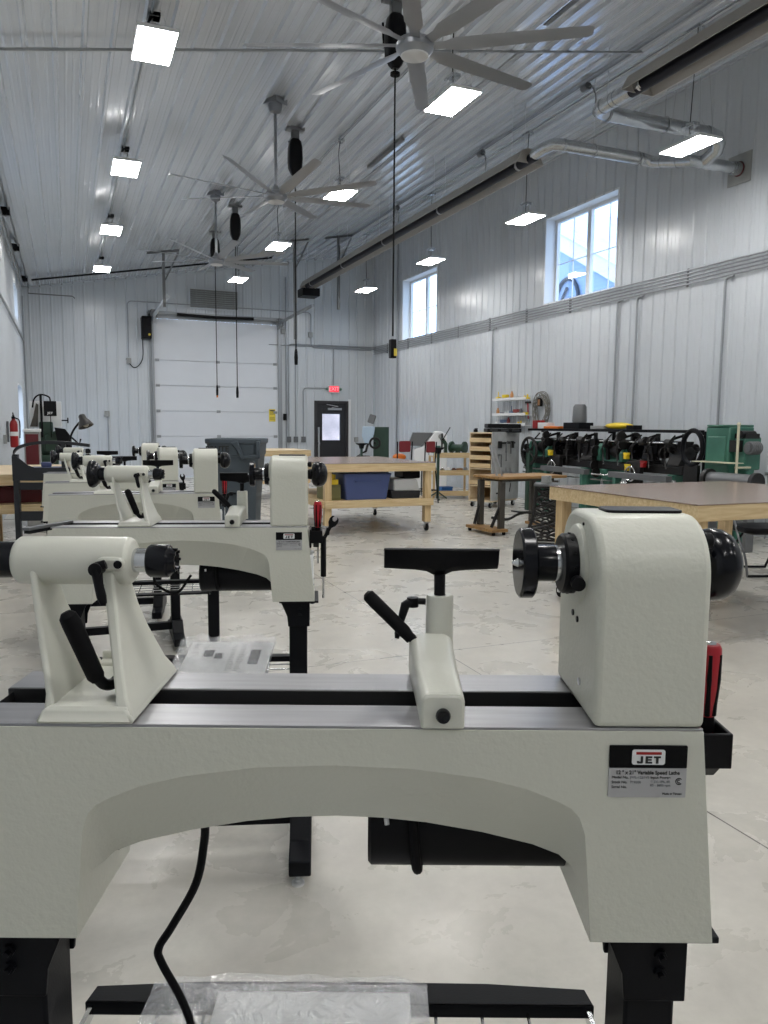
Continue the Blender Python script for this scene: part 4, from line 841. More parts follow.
q = M(); q.prism(rrect(-.12, .10, .55, .92, .05), 'y', -.325, -.305); q.build('front_panel', GREYBIN, o, bevel=.008)
text('BRUTE', 'lettering', .085, INK, o, (-.19, -.374, 1.105), (pi/2, 0, 0), .001, sx=1.2, off=.002)
for s in (-1, 1):
    q = M(); q.cyl((s*.26, .24, .10), (s*.31, .24, .10), .10, n=24); q.build('wheel', RUBBER, o, bevel=.01)
# folding chair beyond the brown topped bench
o = T('folding_chair', 'black seated metal folding chair seen under the nearest workbench top', 'chair', (6.2, 5.45, 0), radians(-20))
q = M(); q.rings([[(x*s_, y*s_, z) for x, y in rrect(-.24, .24, -.22, .22, .08)] for s_, z in ((.86, .40), (.97, .415), (1, .44), (.97, .465), (.8, .475))]); q.build('seat', BLACKP, o)
q = M(); q.prism(rrect(-.22, .22, .62, .84, .05), 'y', .23, .26); q.build('backrest', BLACKP, o, bevel=.008)
for s in (-1, 1):
    q = M(); q.tube(bez([(s*.23, -.24, .01), (s*.235, -.18, .2), (s*.235, .0, .42), (s*.23, .22, .86)], 5), .012, 8); q.build('leg', MIDGREY, o)
    q = M(); q.tube([(s*.21, .26, .01), (s*.21, .10, .25), (s*.21, -.08, .41)], .012, 8); q.build('leg', BLACKM, o)
q = M(); q.tube([(-.23, -.24, .015), (.23, -.24, .015)], .012, 8); q.tube([(-.21, .26, .015), (.21, .26, .015)], .012, 8); q.build('stretcher', BLACKM, o)

# ------------------------------------------------------------------ treadle table and lattice stand
o = T('treadle_table', 'wood topped table on a dark iron treadle frame beside the drawer cabinet', 'table', (5.62, 8.85, 0), radians(4))
q = M(); q.box(-.55, .55, -.30, .30, .725, .76); q.build('tabletop', OLDWOOD, o, bevel=.006)
q = M(); q.box(-.45, .40, -.22, .22, .69, .724); q.build('frame', IRONB, o)
for sy in (-1, 1):
    y = sy*.24
    q = M(); q.box(-.50, -.42, y-.03, y+.03, .08, .69); q.build('leg', IRONB, o, bevel=.006)
    q = M(); q.box(.36, .44, y-.03, y+.03, .08, .69); q.build('leg', IRONB, o, bevel=.006)
    q = M(); q.tube([(-.46, y, .42), (-.60+.02, y-.04*sy, .10)], .022, 6); q.build('brace', DIRTY, o)
q = M(); q.box(-.64, -.40, -.32, .32, .045, .085); q.build('foot', OLDWOOD, o, bevel=.004); q = M(); q.box(.34, .48, -.32, .32, .045, .085); q.build('foot', OLDWOOD, o, bevel=.004)
for x, y in ((-.6, -.28), (-.44, -.28), (-.6, .28), (.40, -.28), (.40, .28)):
    q = M(); q.cyl((x-.014, y, .024), (x+.014, y, .024), .023, n=14); q.build('wheel', RUBBER, o)
q = M(); q.tube(bez([(-.44, 0, .20), (-.2, -.02, .17), (.0, .0, .23), (.2, .02, .24), (.4, 0, .18)]), [.018]*41, 8); q.cb((.08, 0, .25), (.28, .2, .02), (0, .1, 0)); q.build('treadle', DIRTY, o)
q = M(); q.tube([(-.42, -.15, .76), (-.50, -.1, 1.16)], .016, 6); q.tube([(-.34, -.15, .76), (-.44, -.1, 1.14)], .012, 6); tag(q.build('clamp_bar', ALU, loc=(5.62, 8.9, 0)), 'two thin leaning metal bars on the treadle table top', 'metal bar')
def lattice(name, lab, x, y, rz, h, wd, m):
    o = T(name, lab, 'stand', (x, y, 0), rz, None)
    for s in (-1, 1):
        q = M(); X = s*wd; 
        q.tube([(X, -.24, .02), (X, -.14, .35), (X, -.11, h)], .020, 8); q.tube([(X, .24, .02), (X, .14, .35), (X, .11, h)], .020, 8)
        q.tube([(X, -.24, .03), (X, .24, .03)], .014, 6); q.tube([(X, -.11, h-.01), (X, .11, h-.01)], .018, 6)
        for k in range(5):
            z0 = .06+k*(h-.1)/5; z1 = z0+(h-.1)/5; w0 = .22-.022*k; w1 = .22-.022*(k+1)
            q.tube(bez([(X, -w0, z0), (X, .02, (z0+z1)/2), (X, w1, z1)], 4), .014, 6); q.tube(bez([(X, w0, z0), (X, -.02, (z0+z1)/2), (X, -w1, z1)], 4), .014, 6)
            q.tube([(X, .05*cos(t), (z0+z1)/2+.045*sin(t)) for t in [2*pi*i/12 for i in range(12)]], .012, 5, True)
        q.build('side_frame', m, o)
    q = M(); q.tube([(-wd, 0, .2), (wd, 0, .2)], .014, 8); q.tube([(-wd, .0, h-.1), (wd, .0, h-.1)], .014, 8); q.cb((0, 0, .2), (wd*1.2, .2, .015)); q.build('treadle', m, o)
    q = M(); q.box(-wd-.04, wd+.04, -.14, .14, h, h+.025); q.build('top_plate', MIDGREY, o, bevel=.003)
    return o
lattice('iron_stand', 'ornate black cast iron lattice stand behind the nearest lathe faceplate', 5.26, 7.70, radians(54), .71, .14, DIRTY)
o = T('bench_vise', 'small grey machine vise on the ornate iron lattice stand', 'vise', (5.26, 7.70, .735), radians(30)); q = M(); q.box(-.07, .07, -.04, .04, 0, .03); q.box(-.06, -.02, -.04, .04, .03, .09); q.box(.02, .05, -.04, .04, .03, .09); q.cyl((.05, 0, .06), (.13, 0, .06), .008, n=8); q.build('body', GREYM, o, bevel=.004)

# ------------------------------------------------------------------ drawer cabinet with tool board
o = T('drawer_cabinet', 'wooden mobile cabinet with pale drawers and a grey tool board side', 'cabinet', (6.98, 11.86, 0), radians(-65))
W_, D_ = .24, .40
q = M(); q.box(-W_, -W_+.02, -D_, D_, .10, 1.28); q.box(W_-.02, W_, -D_, D_, .10, 1.28); q.box(-W_, W_, -D_, D_, 1.28, 1.30); q.box(-W_+.02, W_-.02, D_-.02, D_, .10, 1.28); q.box(-W_+.02, W_-.02, -D_, D_-.02, .10, .13)
for z in (.38, .68): q.box(-W_+.02, W_-.02, -D_+.01, D_-.02, z-.02, z)
q.build('carcass', PLY, o, bevel=.002)
for k, z in enumerate((1.13, .98, .83, .69)):
    q = M(); q.box(-W_+.025, W_-.025, -D_-.012, -D_+.35, z, z+.018); q.box(-W_+.025, W_-.025, -D_-.014, -D_, z, z+.075); q.build('drawer', PINE, o, bevel=.002)
q = M(); q.box(-W_+.02, W_-.02, -D_-.014, -D_, .40, .47); q.build('shelf_lip', PINE, o, bevel=.002)
q = M(); q.box(W_, W_+.012, -D_-.02, D_+.02, .13, 1.31); bd = q.build('tool_board', mat('board_grey', srgb(176, 178, 178), .5, var=.1, vscale=10), o)
for x, y in ((-W_+.05, -D_+.05), (W_-.05, -D_+.05), (-W_+.05, D_-.05), (W_-.05, D_-.05)): caster(o, x, y, 0, .042)
Mx = Matrix.Translation((6.98, 11.86, 0)) @ Matrix.Rotation(radians(-65), 4, 'Z')
def oncab(x, y, z): return tuple(Mx @ Vector((x, y, z)))
def hang(name, lab, cat, y, z, build, m, grp='tools hanging on the cabinet board'):
    q = M(); build(q); return tag(q.build(name, m, loc=oncab(W_+.014, y, z), rz=radians(-65), bevel=.002), lab, cat, grp)
def cclamp(q):
    q.tube([(.02, -.07, .0), (.02, -.07, .16), (.02, -.05, .19), (.02, .05, .19), (.02, .07, .16), (.02, .07, -.02)], .014, 6); q.cyl((.02, -.07, -.14), (.02, -.07, .0), .008, n=8); q.cyl((.02, -.10, -.14), (.02, -.04, -.14), .005, n=6); q.box(0, .02, -.02, .02, .17, .2)
hang('c_clamp', 'large grey clamp hanging at the top of the cabinet tool board', 'clamp', .05, .95, cclamp, MIDGREY)
hang('c_clamp', 'smaller clamp hanging left on the cabinet tool board', 'clamp', -.22, .80, lambda q: (q.tube([(.02, -.05, .0), (.02, -.05, .12), (.02, .05, .12), (.02, .05, -.10)], .012, 6), q.box(0, .02, -.02, .02, .1, .13)), MIDGREY)
hang('bar_clamp', 'long dark bar clamp lying across the upper tool board', 'clamp', .0, 1.12, lambda q: (q.box(.0, .02, -.26, .26, -.015, .015), q.box(0, .05, -.26, -.2, -.09, .03), q.box(0, .05, .12, .18, -.09, .03)), DIRTY)
hang('wrench_set', 'bunch of small wrenches at the middle of the cabinet tool board', 'wrenches', .02, .56, lambda q: [q.cb((.012, -.16+.04*k, -.02*(k % 3)), (.008, .018, .20+.02*(k % 4)), (radians(5*(k % 3-1)), 0, 0)) for k in range(9)], ALU)
hang('caliper', 'thin curved caliper low on the cabinet tool board', 'caliper', .12, .36, lambda q: q.tube(bez([(.01, -.03, .12), (.01, .03, .04), (.01, .0, -.10)]), .007, 6), DIRTY)
hang('square', 'small steel square low on the left of the tool board', 'square', -.2, .36, lambda q: (q.box(0, .006, -.01, .012, -.1, .1), q.box(0, .008, -.08, .012, -.12, -.095)), DIRTY)
o = T('organizer_case', 'black compartment case lying on top of the drawer cabinet', 'case', oncab(.10, .10, 1.30), radians(-20))
q = M(); q.box(-.30, .30, -.20, .20, 0, .07); q.box(-.29, .29, -.19, .19, .075, .15); q.build('body', BLACKP, o, bevel=.012)
q = M()
for k in range(3): q.box(-.25+.19*k, -.12+.19*k, -.205, -.2, .02, .055)
q.build('latch', SLATE, o)
q = M(); q.box(-.03, .03, -.03, .03, 0, .05); q.box(-.02, .04, -.02, .02, .05, .07); tag(q.build('tape_measure', BLACKP, bevel=.01, loc=oncab(-.19, -.3, 1.30)), 'small black tool at the front corner on the drawer cabinet', 'tool')

# ------------------------------------------------------------------ low shelf unit with green bench machines
o = T('shelf_unit', 'low pale wooden shelf unit left of the drawer cabinet', 'shelf unit', (6.98, 13.55, 0), -YAW*.6)
q = M()
for z in (.06, .46, .80): q.box(-.36, .36, -.22, .22, z, z+.02)
q.build('shelf', PLY, o)
q = M()
for z in (.10, .50, .84): q.box(-.37, .37, -.24, -.222, z-.05, z+.05)
q.build('shelf_lip', PINE, o, bevel=.003)
for sx in (-1, 1):
    for sy in (-1, 1): q = M(); q.box(sx*.36-.02, sx*.36+.02, sy*.2-.02, sy*.2+.02, 0, .82); q.build('leg', PINEZ, o)
Ms = Matrix.Translation((6.98, 13.55, 0)) @ Matrix.Rotation(-YAW*.6, 4, 'Z')
def onsh(x, y, z): return tuple(Ms @ Vector((x, y, z)))
def grinder(p, lab, m, s=1):
    o = T('bench_grinder', lab, 'bench grinder', p, -1.0, 'green bench machines on the shelf unit'); q = M(); q.box(-.09*s, .09*s, -.06*s, .06*s, 0, .05*s); q.cyl((-.12*s, 0, .16*s), (.12*s, 0, .16*s), .07*s, n=24); q.box(-.03*s, .03*s, -.05*s, .05*s, .05*s, .12*s); q.build('motor', m, o, bevel=.006)
    for t in (-1, 1): q = M(); q.rev([(0, 0), (.10*s, 0), (.115*s, .01), (.115*s, .045*s), (.10*s, .05*s), (0, .05*s)], (t*.145*s-(.025*s), 0, .17*s), (1, 0, 0), 28); q.build('wheel_guard', m, o)
grinder(onsh(.16, 0, .82), 'dark green double ended bench grinder at the right of the shelf unit top', DGREEN, 1.0)
o = T('arbor_press', 'dark green arbor press with raised lever on the shelf unit', 'press', onsh(-.08, .0, .82), -.2)
q = M(); q.prism([(-.10, 0), (.10, 0), (.10, .03), (.02, .05), (.02, .24), (-.06, .36), (-.10, .36), (-.10, .28), (-.04, .22), (-.04, .05), (-.10, .03)], 'y', -.04, .04); q.build('frame', DGREEN, o, bevel=.006)
q = M(); q.box(-.10, -.07, -.015, .015, .12, .44); q.build('ram', DIRTY, o); q = M(); q.tube([(-.08, -.05, .32), (.0, -.06, .46), (.06, -.06, .56)], .010, 8); q.cyl((-.08, -.07, .32), (-.08, .06, .32), .025, n=14); q.build('lever', DIRTY, o)
o = T('bench_vise', 'green bench vise at the left end of the shelf unit top', 'vise', onsh(-.27, -.05, .82), .3); q = M(); q.box(-.05, .05, -.05, .05, 0, .06); q.box(-.13, .02, -.035, .035, .06, .14); q.box(-.14, -.10, -.05, .05, .08, .2); q.box(.0, .05, -.05, .05, .06, .2); q.build('body', GREEN, o, bevel=.006); q = M(); q.cyl((-.22, 0, .1), (-.12, 0, .1), .012, n=10); q.cyl((-.22, 0, .02), (-.22, 0, .18), .006, n=8); q.build('handle', DIRTY, o)
rnd = random.Random(4)
nm = [('paint_can', 'can', ALU), ('jar', 'jar', CHROME), ('glue_bottle', 'bottle', WHITEP), ('oil_can', 'can', RUST), ('small_box', 'box', BROWNBOX), ('jar', 'jar', GREYM)]
plc = ('far left end', 'left', 'left of the middle', 'right of the middle', 'right', 'far right end')
for k in range(6):
    n_, c_, m_ = nm[k]; h = .10+.06*rnd.random(); q = M()
    if n_ == 'small_box': q.box(-.05, .05, -.04, .04, 0, h)
    else: q.rev([(0, 0), (.045, 0), (.047, .01), (.047, h*.8), (.03, h*.9), (.028, h), (0, h)], n=18)
    tag(q.build(n_, m_, loc=onsh(-.29+.115*k, -.12, .48), bevel=0), '%s at the %s of the low shelf unit middle shelf' % (n_.replace('_', ' '), plc[k]), c_, 'cans and jars on the low shelf unit')
q = M(); q.box(-.12, .12, -.09, .09, 0, .12); q.box(-.13, .13, -.1, .1, .12, .14); tag(q.build('parts_box', mat('bright_blue', srgb(40, 100, 170), .45), bevel=.006, loc=onsh(-.1, -.06, .08)), 'bright blue box on the bottom shelf of the low shelf unit', 'box')
def rstand(x, y, h, lab):
    o = T('roller_stand', lab, 'roller stand', (x, y, 0), .2, 'dark roller stands'); q = M(); q.box(-.02, .02, -.02, .02, .02, h-.1); q.build('post', DGREEN, o)
    q = M()
    for t in (0, 2.1, 4.2): q.tube([(0, 0, .15), (.22*cos(t), .22*sin(t), .0+.014)], .014, 6)
    q.build('tripod_base', DGREEN, o); q = M(); q.prism([(-.14, h), (.14, h), (.10, h-.03), (.05, h-.05), (.03, h-.12), (-.03, h-.12), (-.05, h-.05), (-.10, h-.03)], 'y', -.04, .04); q.build('head', BLACKM, o, bevel=.005)
rstand(6.55, 13.2, 1.0, 'dark green stand with flared head left of the low shelf unit'); rstand(5.93, 15.7, 1.02, 'dark stand with flared head below the entry door window')

# ------------------------------------------------------------------ white belt sander, mortiser, red stools
o = T('belt_sander', 'white sloped machine cabinet with grey hood near the back right corner', 'machine', (7.25, 15.0, 0), -YAW)
q = M(); q.prism([(-.36, 0), (.36, 0), (.36, 1.22), (.24, 1.29), (.10, 1.29), (-.16, .96), (-.36, .90)], 'y', -.05, .45); q.build('cabinet', WHITEP, o, bevel=.02)
q = M(); q.prism([(-.48, .98), (-.18, .97), (.06, 1.26), (-.38, 1.26)], 'y', -.02, .42); q.build('hood', MIDGREY, o, bevel=.006)
q = M(); q.cyl((.22, -.05, 1.18), (.22, -.08, 1.18), .055, n=24); q.cyl((.22, -.08, 1.18), (.22, -.1, 1.18), .02, n=12); q.build('dial', GREYM, o)
o = T('mortiser', 'green machine cabinet with tilted motor and dark handwheel by the corner', 'machine', (7.0, 17.65, 0), -YAW)
q = M(); q.box(-.02, .36, -.1, .3, 0, 1.37); q.build('cabinet', DGREEN, o, bevel=.01)
q = M(); q.cb((-.06, -.12, 1.56), (.16, .16, .22), (0, radians(18), 0)); q.build('motor', MIDGREY, o, bevel=.02)
q = M(); q.prism([(-.28, 1.38), (.02, 1.38), (.0, 1.20), (-.08, .98), (-.22, .95), (-.30, 1.15)], 'y', -.2, -.1); q.build('head', mat('pale_blue_paint', srgb(176, 196, 214), .4), o, bevel=.02)
q = M(); q.tube([(.02+.12*cos(t), -.24, .98+.12*sin(t)) for t in [2*pi*k/20 for k in range(20)]], .028, 8, True); q.cyl((.02, -.26, .98), (.02, -.1, .98), .03, n=12); q.build('handwheel', DIRTY, o)
q = M(); q.tube([(-.14, -.16, 1.0), (-.20, -.18, .78), (-.42, -.2, .66), (-.1, -.2, .64)], .03, 8); q.box(-.3, .1, -.2, 0, .0, .62); q.build('stand', DIRTY, o)
def stool(x, y, rz, lab):
    o = T('shop_stool', lab, 'stool', (x, y, 0), rz, 'red backed shop stools')
    q = M(); q.rings([[(a*s_, b*s_, z) for a, b in rrect(-.17, .17, -.17, .17, .06)] for s_, z in ((.9, .70), (1, .715), (1, .75), (.9, .765))]); q.build('seat', MAROON, o)
    q = M(); q.prism(rrect(-.12, .12, .93, 1.13, .03), 'y', .15, .18); q.build('backrest', mat('red_cloth', srgb(118, 34, 42), .7), o, bevel=.008)
    for sx in (-1, 1):
        for sy in (-1, 1): q = M(); q.tube([(sx*.20, sy*.2, .0+.012), (sx*.15, sy*.15, .71)] + ([(sx*.16, .17, 1.12)] if sy > 0 else []), .012, 6); q.build('leg', BLACKM, o)
    q = M(); q.tube([(.19*a, .19*b, .25) for a, b in ((-1, -1), (1, -1), (1, 1), (-1, 1))], .009, 6, True); q.build('foot_rail', BLACKM, o)
stool(5.62, 12.9, 3.3, 'left of two red backed stools behind the middle workbench'); stool(5.93, 12.55, 3.6, 'right of two red backed stools behind the middle workbench')
q = M(); q.sph((0, 0, .07), .12, (1.1, .8, .55)); tag(q.build('work_bag', ORANGE, loc=(5.62, 12.92, .765)), 'orange bundle on the seat of the left red backed stool', 'bag')

# ------------------------------------------------------------------ tools on the right wall
o = T('wall_rack', 'white wire tool rack on the right wall above the drawer cabinet', 'tool rack', (XR-.03, 13.3, 1.0), 0)
q = M()
for z in (.42, .62, .92): q.box(-.16, 0, -.62, .62, z, z+.012); q.box(-.165, -.155, -.62, .62, z, z+.05)
q.build('shelf', WHITEP, o)
q = M()
for k in range(16): y = -.62+1.24*k/15; q.cyl((-.006, y, .25), (-.006, y, 1.0), .005, n=5)
q.build('wire_grid', ALU, o)
rnd = random.Random(11); ms = [YELLOW, BLACKP, mat('dull_red', srgb(140, 60, 58), .5), GREYM, WHITEP, MIDGREY, mat('dull_orange', srgb(190, 130, 80), .5), mat('dull_blue', srgb(90, 110, 140), .5)]
kinds = [('hand_drill', 'drill'), ('spray_can', 'can'), ('tape_roll', 'tape'), ('hand_plane', 'plane'), ('mallet', 'mallet')]
cn = {0: 'yellow', 1: 'black', 2: 'red', 3: 'pale grey', 4: 'white', 5: 'dark grey', 6: 'orange', 7: 'blue'}
sh_n = {.432: 'lowest', .632: 'middle', .932: 'top'}
for z, n_ in ((.932, 5), (.632, 7), (.432, 6)):
    for k in range(n_):
        mi = (k*3+int(z*10)) % 8 if z < .9 else (0, 0, 6, 3, 0)[k]; kd = kinds[(k+int(z*10)) % 5]; q = M(); h = .10+.05*rnd.random(); y = .52-1.04*k/(n_-1)
        if kd[0] == 'spray_can': q.rev([(0, 0), (.032, 0), (.033, h*.8), (.02, h*.9), (.015, h+.02), (0, h+.02)], n=14)
        elif kd[0] == 'tape_roll': q.rev([(.02, 0), (.05, 0), (.05, .05), (.02, .05)], n=18)
        elif kd[0] == 'hand_drill': q.box(-.03, .03, -.09, .07, .05, .11); q.box(-.02, .02, .0, .04, 0, .06); q.cyl((0, -.09, .08), (0, -.13, .08), .02, n=10)
        elif kd[0] == 'hand_plane': q.box(-.03, .03, -.09, .09, 0, .03); q.box(-.01, .01, -.06, -.03, .03, .09); q.sph((0, .05, .05), .022)
        else: q.cyl((0, -.05, .04), (0, .05, .04), .035, n=14); q.cyl((0, 0, .05), (0, .0, h+.05), .010, n=8)
        pos_ = ('at the left end', 'second from left', 'third from left', 'fourth from left', 'fifth from left', 'sixth from left', 'at the right end')[k if k < n_-1 else 6]
        tag(q.build(kd[0], ms[mi], loc=(XR-.11, 13.3+y, 1.0+z)), '%s %s %s on the %s wall rack shelf' % (cn[mi], kd[0].replace('_', ' '), pos_, sh_n[z]), kd[1], 'tools on the wall rack shelves')
o = T('hammer', 'red handled hammer hanging right of the wall rack', 'hammer', (XR-.05, 12.78, 1.55)); q = M(); q.cyl((0, 0, 0), (0, .03, .30), .014, n=8); q.build('grip', RED, o); q = M(); q.cyl((0, -.06, .32), (0, .10, .32), .02, n=10); q.build('head', DIRTY, o)
o = T('cable_coil', 'coiled grey cable hanging on the right wall beside the rack', 'cable coil', (XR-.07, 12.3, 1.70))
q = M(); rnd = random.Random(2)
for k in range(11): a_, b_ = .15+.06*rnd.random()+.005*k, .24+.012*k; q.tube([(-.02+.045*sin(t*2+k), a_*cos(t)+.01*sin(3*t+k), b_*sin(t)) for t in [2*pi*i/28 for i in range(28)]], .0075, 6, True)
q.build('cable', mat('cable_grey', srgb(120, 118, 112), .55), o); q = M(); q.box(-.07, -.01, -.05, .05, .08, .24); q.build('plug_box', BLACKP, o, bevel=.01); q = M(); q.box(-.075, -.07, -.035, .035, .10, .21); q.build('gauge_face', BROWNBOX, o); q = M(); q.cyl((.07, 0, .28), (-.07, 0, .28), .012, n=8); q.build('hook', CHROME, o)

# ------------------------------------------------------------------ row of old green and black metalworking lathes along the right wall
def engine_lathe(y0, y1, lab, seed, motor=False):
    rnd = random.Random(seed); L_ = y1-y0; o = T('engine_lathe', lab, 'metal lathe', (7.62, y0, 0), 0, 'old green and black metal lathes')
    def A(q): q.T = Matrix.Identity(4); return q
    for y in (.16, L_-.22):
        q = M(); q.prism([(-.26, 0), (.26, 0), (.24, .06), (.14, .14), (.12, .55), (.20, .78), (-.20, .78), (-.12, .55), (-.14, .14), (-.24, .06)], 'y', y-.06, y+.06); q.build('leg', GREEN, o, bevel=.015)
    q = M(); q.box(-.15, .15, 0, L_, .78, .88); q.box(-.13, -.08, 0, L_, .88, .90); q.box(.08, .13, 0, L_, .88, .90); q.build('bed', DIRTY, o, bevel=.006)
    q = M(); q.box(-.12, .12, L_-.6, L_-.08, .885, .92); q.prism([(-.16, .90), (.16, .90), (.17, 1.02), (.12, 1.08), (-.12, 1.08), (-.17, 1.02)], 'y', L_-.62, L_-.56); q.prism([(-.16, .90), (.16, .90), (.17, 1.06), (.12, 1.16), (-.12, 1.16), (-.17, 1.06)], 'y', L_-.12, L_-.04); hs_ = q.build('headstock', GREEN, o, bevel=.01)
    q = M()
    for k, r_ in enumerate((.15, .125, .10, .075)): q.cyl((0, L_-.52+.09*k, 1.06), (0, L_-.44+.09*k, 1.06), r_, n=28)
    q.cyl((0, L_-.72, 1.06), (0, L_, 1.06), .03, n=14); q.build('cone_pulley', DIRTY, hs_)
    q = M(); q.cyl((0, L_-.78, 1.06), (0, L_-.70, 1.06), .12, n=28)
    for t in range(4): q.cb((.08*cos(t*pi/2), L_-.80, 1.06+.08*sin(t*pi/2)), (.04, .05, .04))
    q.build('chuck', BLACKM, hs_)
    for k in range(6):
        q = M(); c = (-.18-.02*(k % 2), L_-.06+.015*(k % 3)-.6*(k > 3), .72+.11*k); n_ = 18; r_ = .05+.03*rnd.random()
        pr = [((r_+(.006 if i % 2 else 0))*cos(2*pi*i/(2*n_)), (r_+(.006 if i % 2 else 0))*sin(2*pi*i/(2*n_))) for i in range(2*n_)]
        q.T = Matrix.Translation(c); q.prism(pr, 'y', -.015, .015); q.build('gear', DIRTY, o)
    q = M(); q.box(-.30, .14, L_*.42-.12, L_*.42+.12, .90, .95); q.box(-.31, -.24, L_*.42-.14, L_*.42+.14, .60, .93); q.box(-.10, .04, L_*.42-.06, L_*.42+.06, .95, 1.04); q.box(-.06, .0, L_*.42-.03, L_*.42+.03, 1.04, 1.12); cr = q.build('carriage', DIRTY, o, bevel=.008)
    q = M(); q.tube([(-.36, L_*.42+.10*cos(t), .76+.10*sin(t)) for t in [2*pi*k/20 for k in range(20)]], .012, 6, True); q.tube([(-.36, L_*.42-.1, .76), (-.36, L_*.42+.1, .76)], .008, 5); q.tube([(-.36, L_*.42, .66), (-.36, L_*.42, .86)], .008, 5); q.cyl((-.36, L_*.42, .76), (-.3, L_*.42, .76), .014, n=8); q.build('handwheel', CHROME, cr)
    q = M(); q.prism([(-.12, .90), (.12, .90), (.07, .98), (.06, 1.10), (-.06, 1.10), (-.07, .98)], 'y', .10, .34); q.cyl((0, .02, 1.06), (0, .42, 1.06), .03, n=14); q.cyl((0, .02, 1.06), (0, .04, 1.06), .09, n=20); q.build('tailstock', DIRTY, o, bevel=.008)
    q = M(); q.cyl((-.24, .02, .70), (-.24, L_-.04, .70), .016, n=10); q.cyl((-.25, .02, .62), (-.25, L_-.04, .62), .011, n=10); q.build('lead_screw', CHROME, o)
    q = M(); q.cyl((-.16, .1, 1.20), (-.16, L_-.1, 1.20), .014, n=10); q.build('control_rod', CHROME, o)
    for k in range(int(L_/.5)):
        q = M(); y = .25+.5*k; q.box(.08, .13, y-.02, y+.02, .88, 1.32); q.tube(bez([(.1, y, 1.3), (-.05, y+.04, 1.25), (-.16, y, 1.20)], 4), .02, 6); q.cyl((-.16, y-.05, 1.20), (-.16, y+.05, 1.20), .05, n=16); q.build('hanger_bracket', DIRTY, o)
    q = M(); q.box(-.2, .2, .5, L_-.7, .30, .34); q.build('chip_tray', GREYM, o)
    for k in range(9):
        y = .15+(L_-.4)*k/8+rnd.uniform(-.06, .06); z = rnd.uniform(1.0, 1.26); x = rnd.uniform(-.15, .16); r_ = rnd.uniform(.04, .085)
        q = M(); q.cyl((x, y-.02, z), (x, y+.02, z), r_, n=22); q.cyl((x, y-.07, z), (x, y+.07, z), r_*.4, n=12); q.build('pulley', DIRTY, o)
        q = M(); q.cb((x+.05, y+.05, (z+.9)/2), (.03, .05, z-.86), (rnd.uniform(-.3, .3), 0, 0)); q.build('bracket', DIRTY, o)
    q = M()
    for k in range(5):
        y = .2+(L_-.5)*k/4; q.tube(bez([(-.1, y, 1.3), (-.2, y+.06, 1.15), (-.17, y+.1, 1.0), (-.22, y+.02, .85)], 4), .012, 6)
    q.build('cable', DIRTY, o)
    q = M(); q.box(.10, .13, .1, L_-.1, .98, 1.22); q.build('back_plate', DIRTY, o)
    return o
engine_lathe(9.75, 11.55, 'old black and green metal lathe nearest the drawer cabinet', 1)
engine_lathe(7.86, 9.66, 'old black and green metal lathe left of the tall green gearbox', 5)
o = T('line_shaft_beam', 'long black overhead beam running above the old metal lathes', 'beam', (7.66, 7.85, 0))
q = M(); q.box(-.16, .16, 0, 3.75, 1.335, 1.375); q.build('beam', BLACKM, o, bevel=.004)
q = M()
for y in (.02, 1.88, 3.70): q.box(.18, .22, y-.02, y+.02, 0, 1.36); q.box(.1, .2, y-.02, y+.02, 1.31, 1.335)
q.build('post', BLACKM, o)
o = T('drive_belt', 'large round black belt guard beside the tall green gearbox', 'belt guard', (7.42, 7.64, 1.15))
q = M(); q.tube([(0, .17*cos(t), .22*sin(t)) for t in [2*pi*k/36 for k in range(36)]], .032, 8, True); q.build('guard', BLACKM, o)
q = M(); q.box(-.02, .03, -.12, .12, -1.15, -.22); q.build('bracket', DIRTY, o)
o = T('gear_head_machine', 'tall green gearbox machine with round grey motor at the right of the row', 'machine', (7.62, 7.0, 0))
q = M(); q.box(-.2, .2, .05, .43, .78, 1.42); q.prism([(.05, .78), (.43, .78), (.38, .45), (.10, .45)], 'x', -.16, .16); q.build('gear_box', GREEN, o, bevel=.02)
q = M(); q.box(-.22, .22, .08, .40, 1.42, 1.445); q.box(-.215, -.20, .10, .38, .95, 1.3); q.build('cover', GREEN, o, bevel=.008)
q = M(); q.prism([(-.22, 0), (.22, 0), (.16, .5), (-.16, .5)], 'y', .08, .40); q.build('pedestal', GREEN, o, bevel=.02)
q = M(); q.box(-.12, .14, -.12, .06, .90, 1.30); q.prism([(-.12, .92), (.08, .92), (.04, .50), (-.06, .50)], 'x', -.06, .06); q.box(-.08, .08, -.06, .04, 0, .5); q.build('arm', GREEN, o, bevel=.02)
q = M(); q.cyl((-.14, -.18, 1.17), (.02, -.18, 1.17), .075, n=30); q.cyl((-.16, -.18, 1.17), (-.14, -.18, 1.17), .05, n=24)
for k in range(5): q.cyl((-.12+.03*k, -.18, 1.17), (-.11+.03*k, -.18, 1.17), .081, n=30)
q.build('motor', MIDGREY, o, bevel=.004)
q = M(); q.box(-.12, .1, -.12, .10, 1.28, 1.34); q.cyl((-.14, -.05, 1.33), (.08, -.05, 1.33), .045, n=16); q.box(-.2, -.10, -.08, .05, 1.12, 1.26); q.build('top_shaft', DIRTY, o)
q = M(); q.tube([(-.32, -.19, .5), (-.32, -.19, 1.44)], .015, 8); q.sph((-.32, -.19, 1.45), .024); q.box(-.32, -.1, -.20, -.16, .93, .95); q.build('lever', mat('ivory_paint', srgb(205, 200, 175), .4), o)
q = M(); q.box(-.40, -.2, -.18, .44, .985, .995); q.build('tray', mat('ivory_paint_tray', srgb(205, 200, 175), .4), o)
o = T('roller_tube', 'long grey roller tube lying on supports in front of the green gearbox', 'roller', (7.12, 6.38, 0))
q = M(); q.cyl((0, 0, .80), (0, .64, .80), .085, n=30); q.build('roller', MIDGREY, o, bevel=.004)
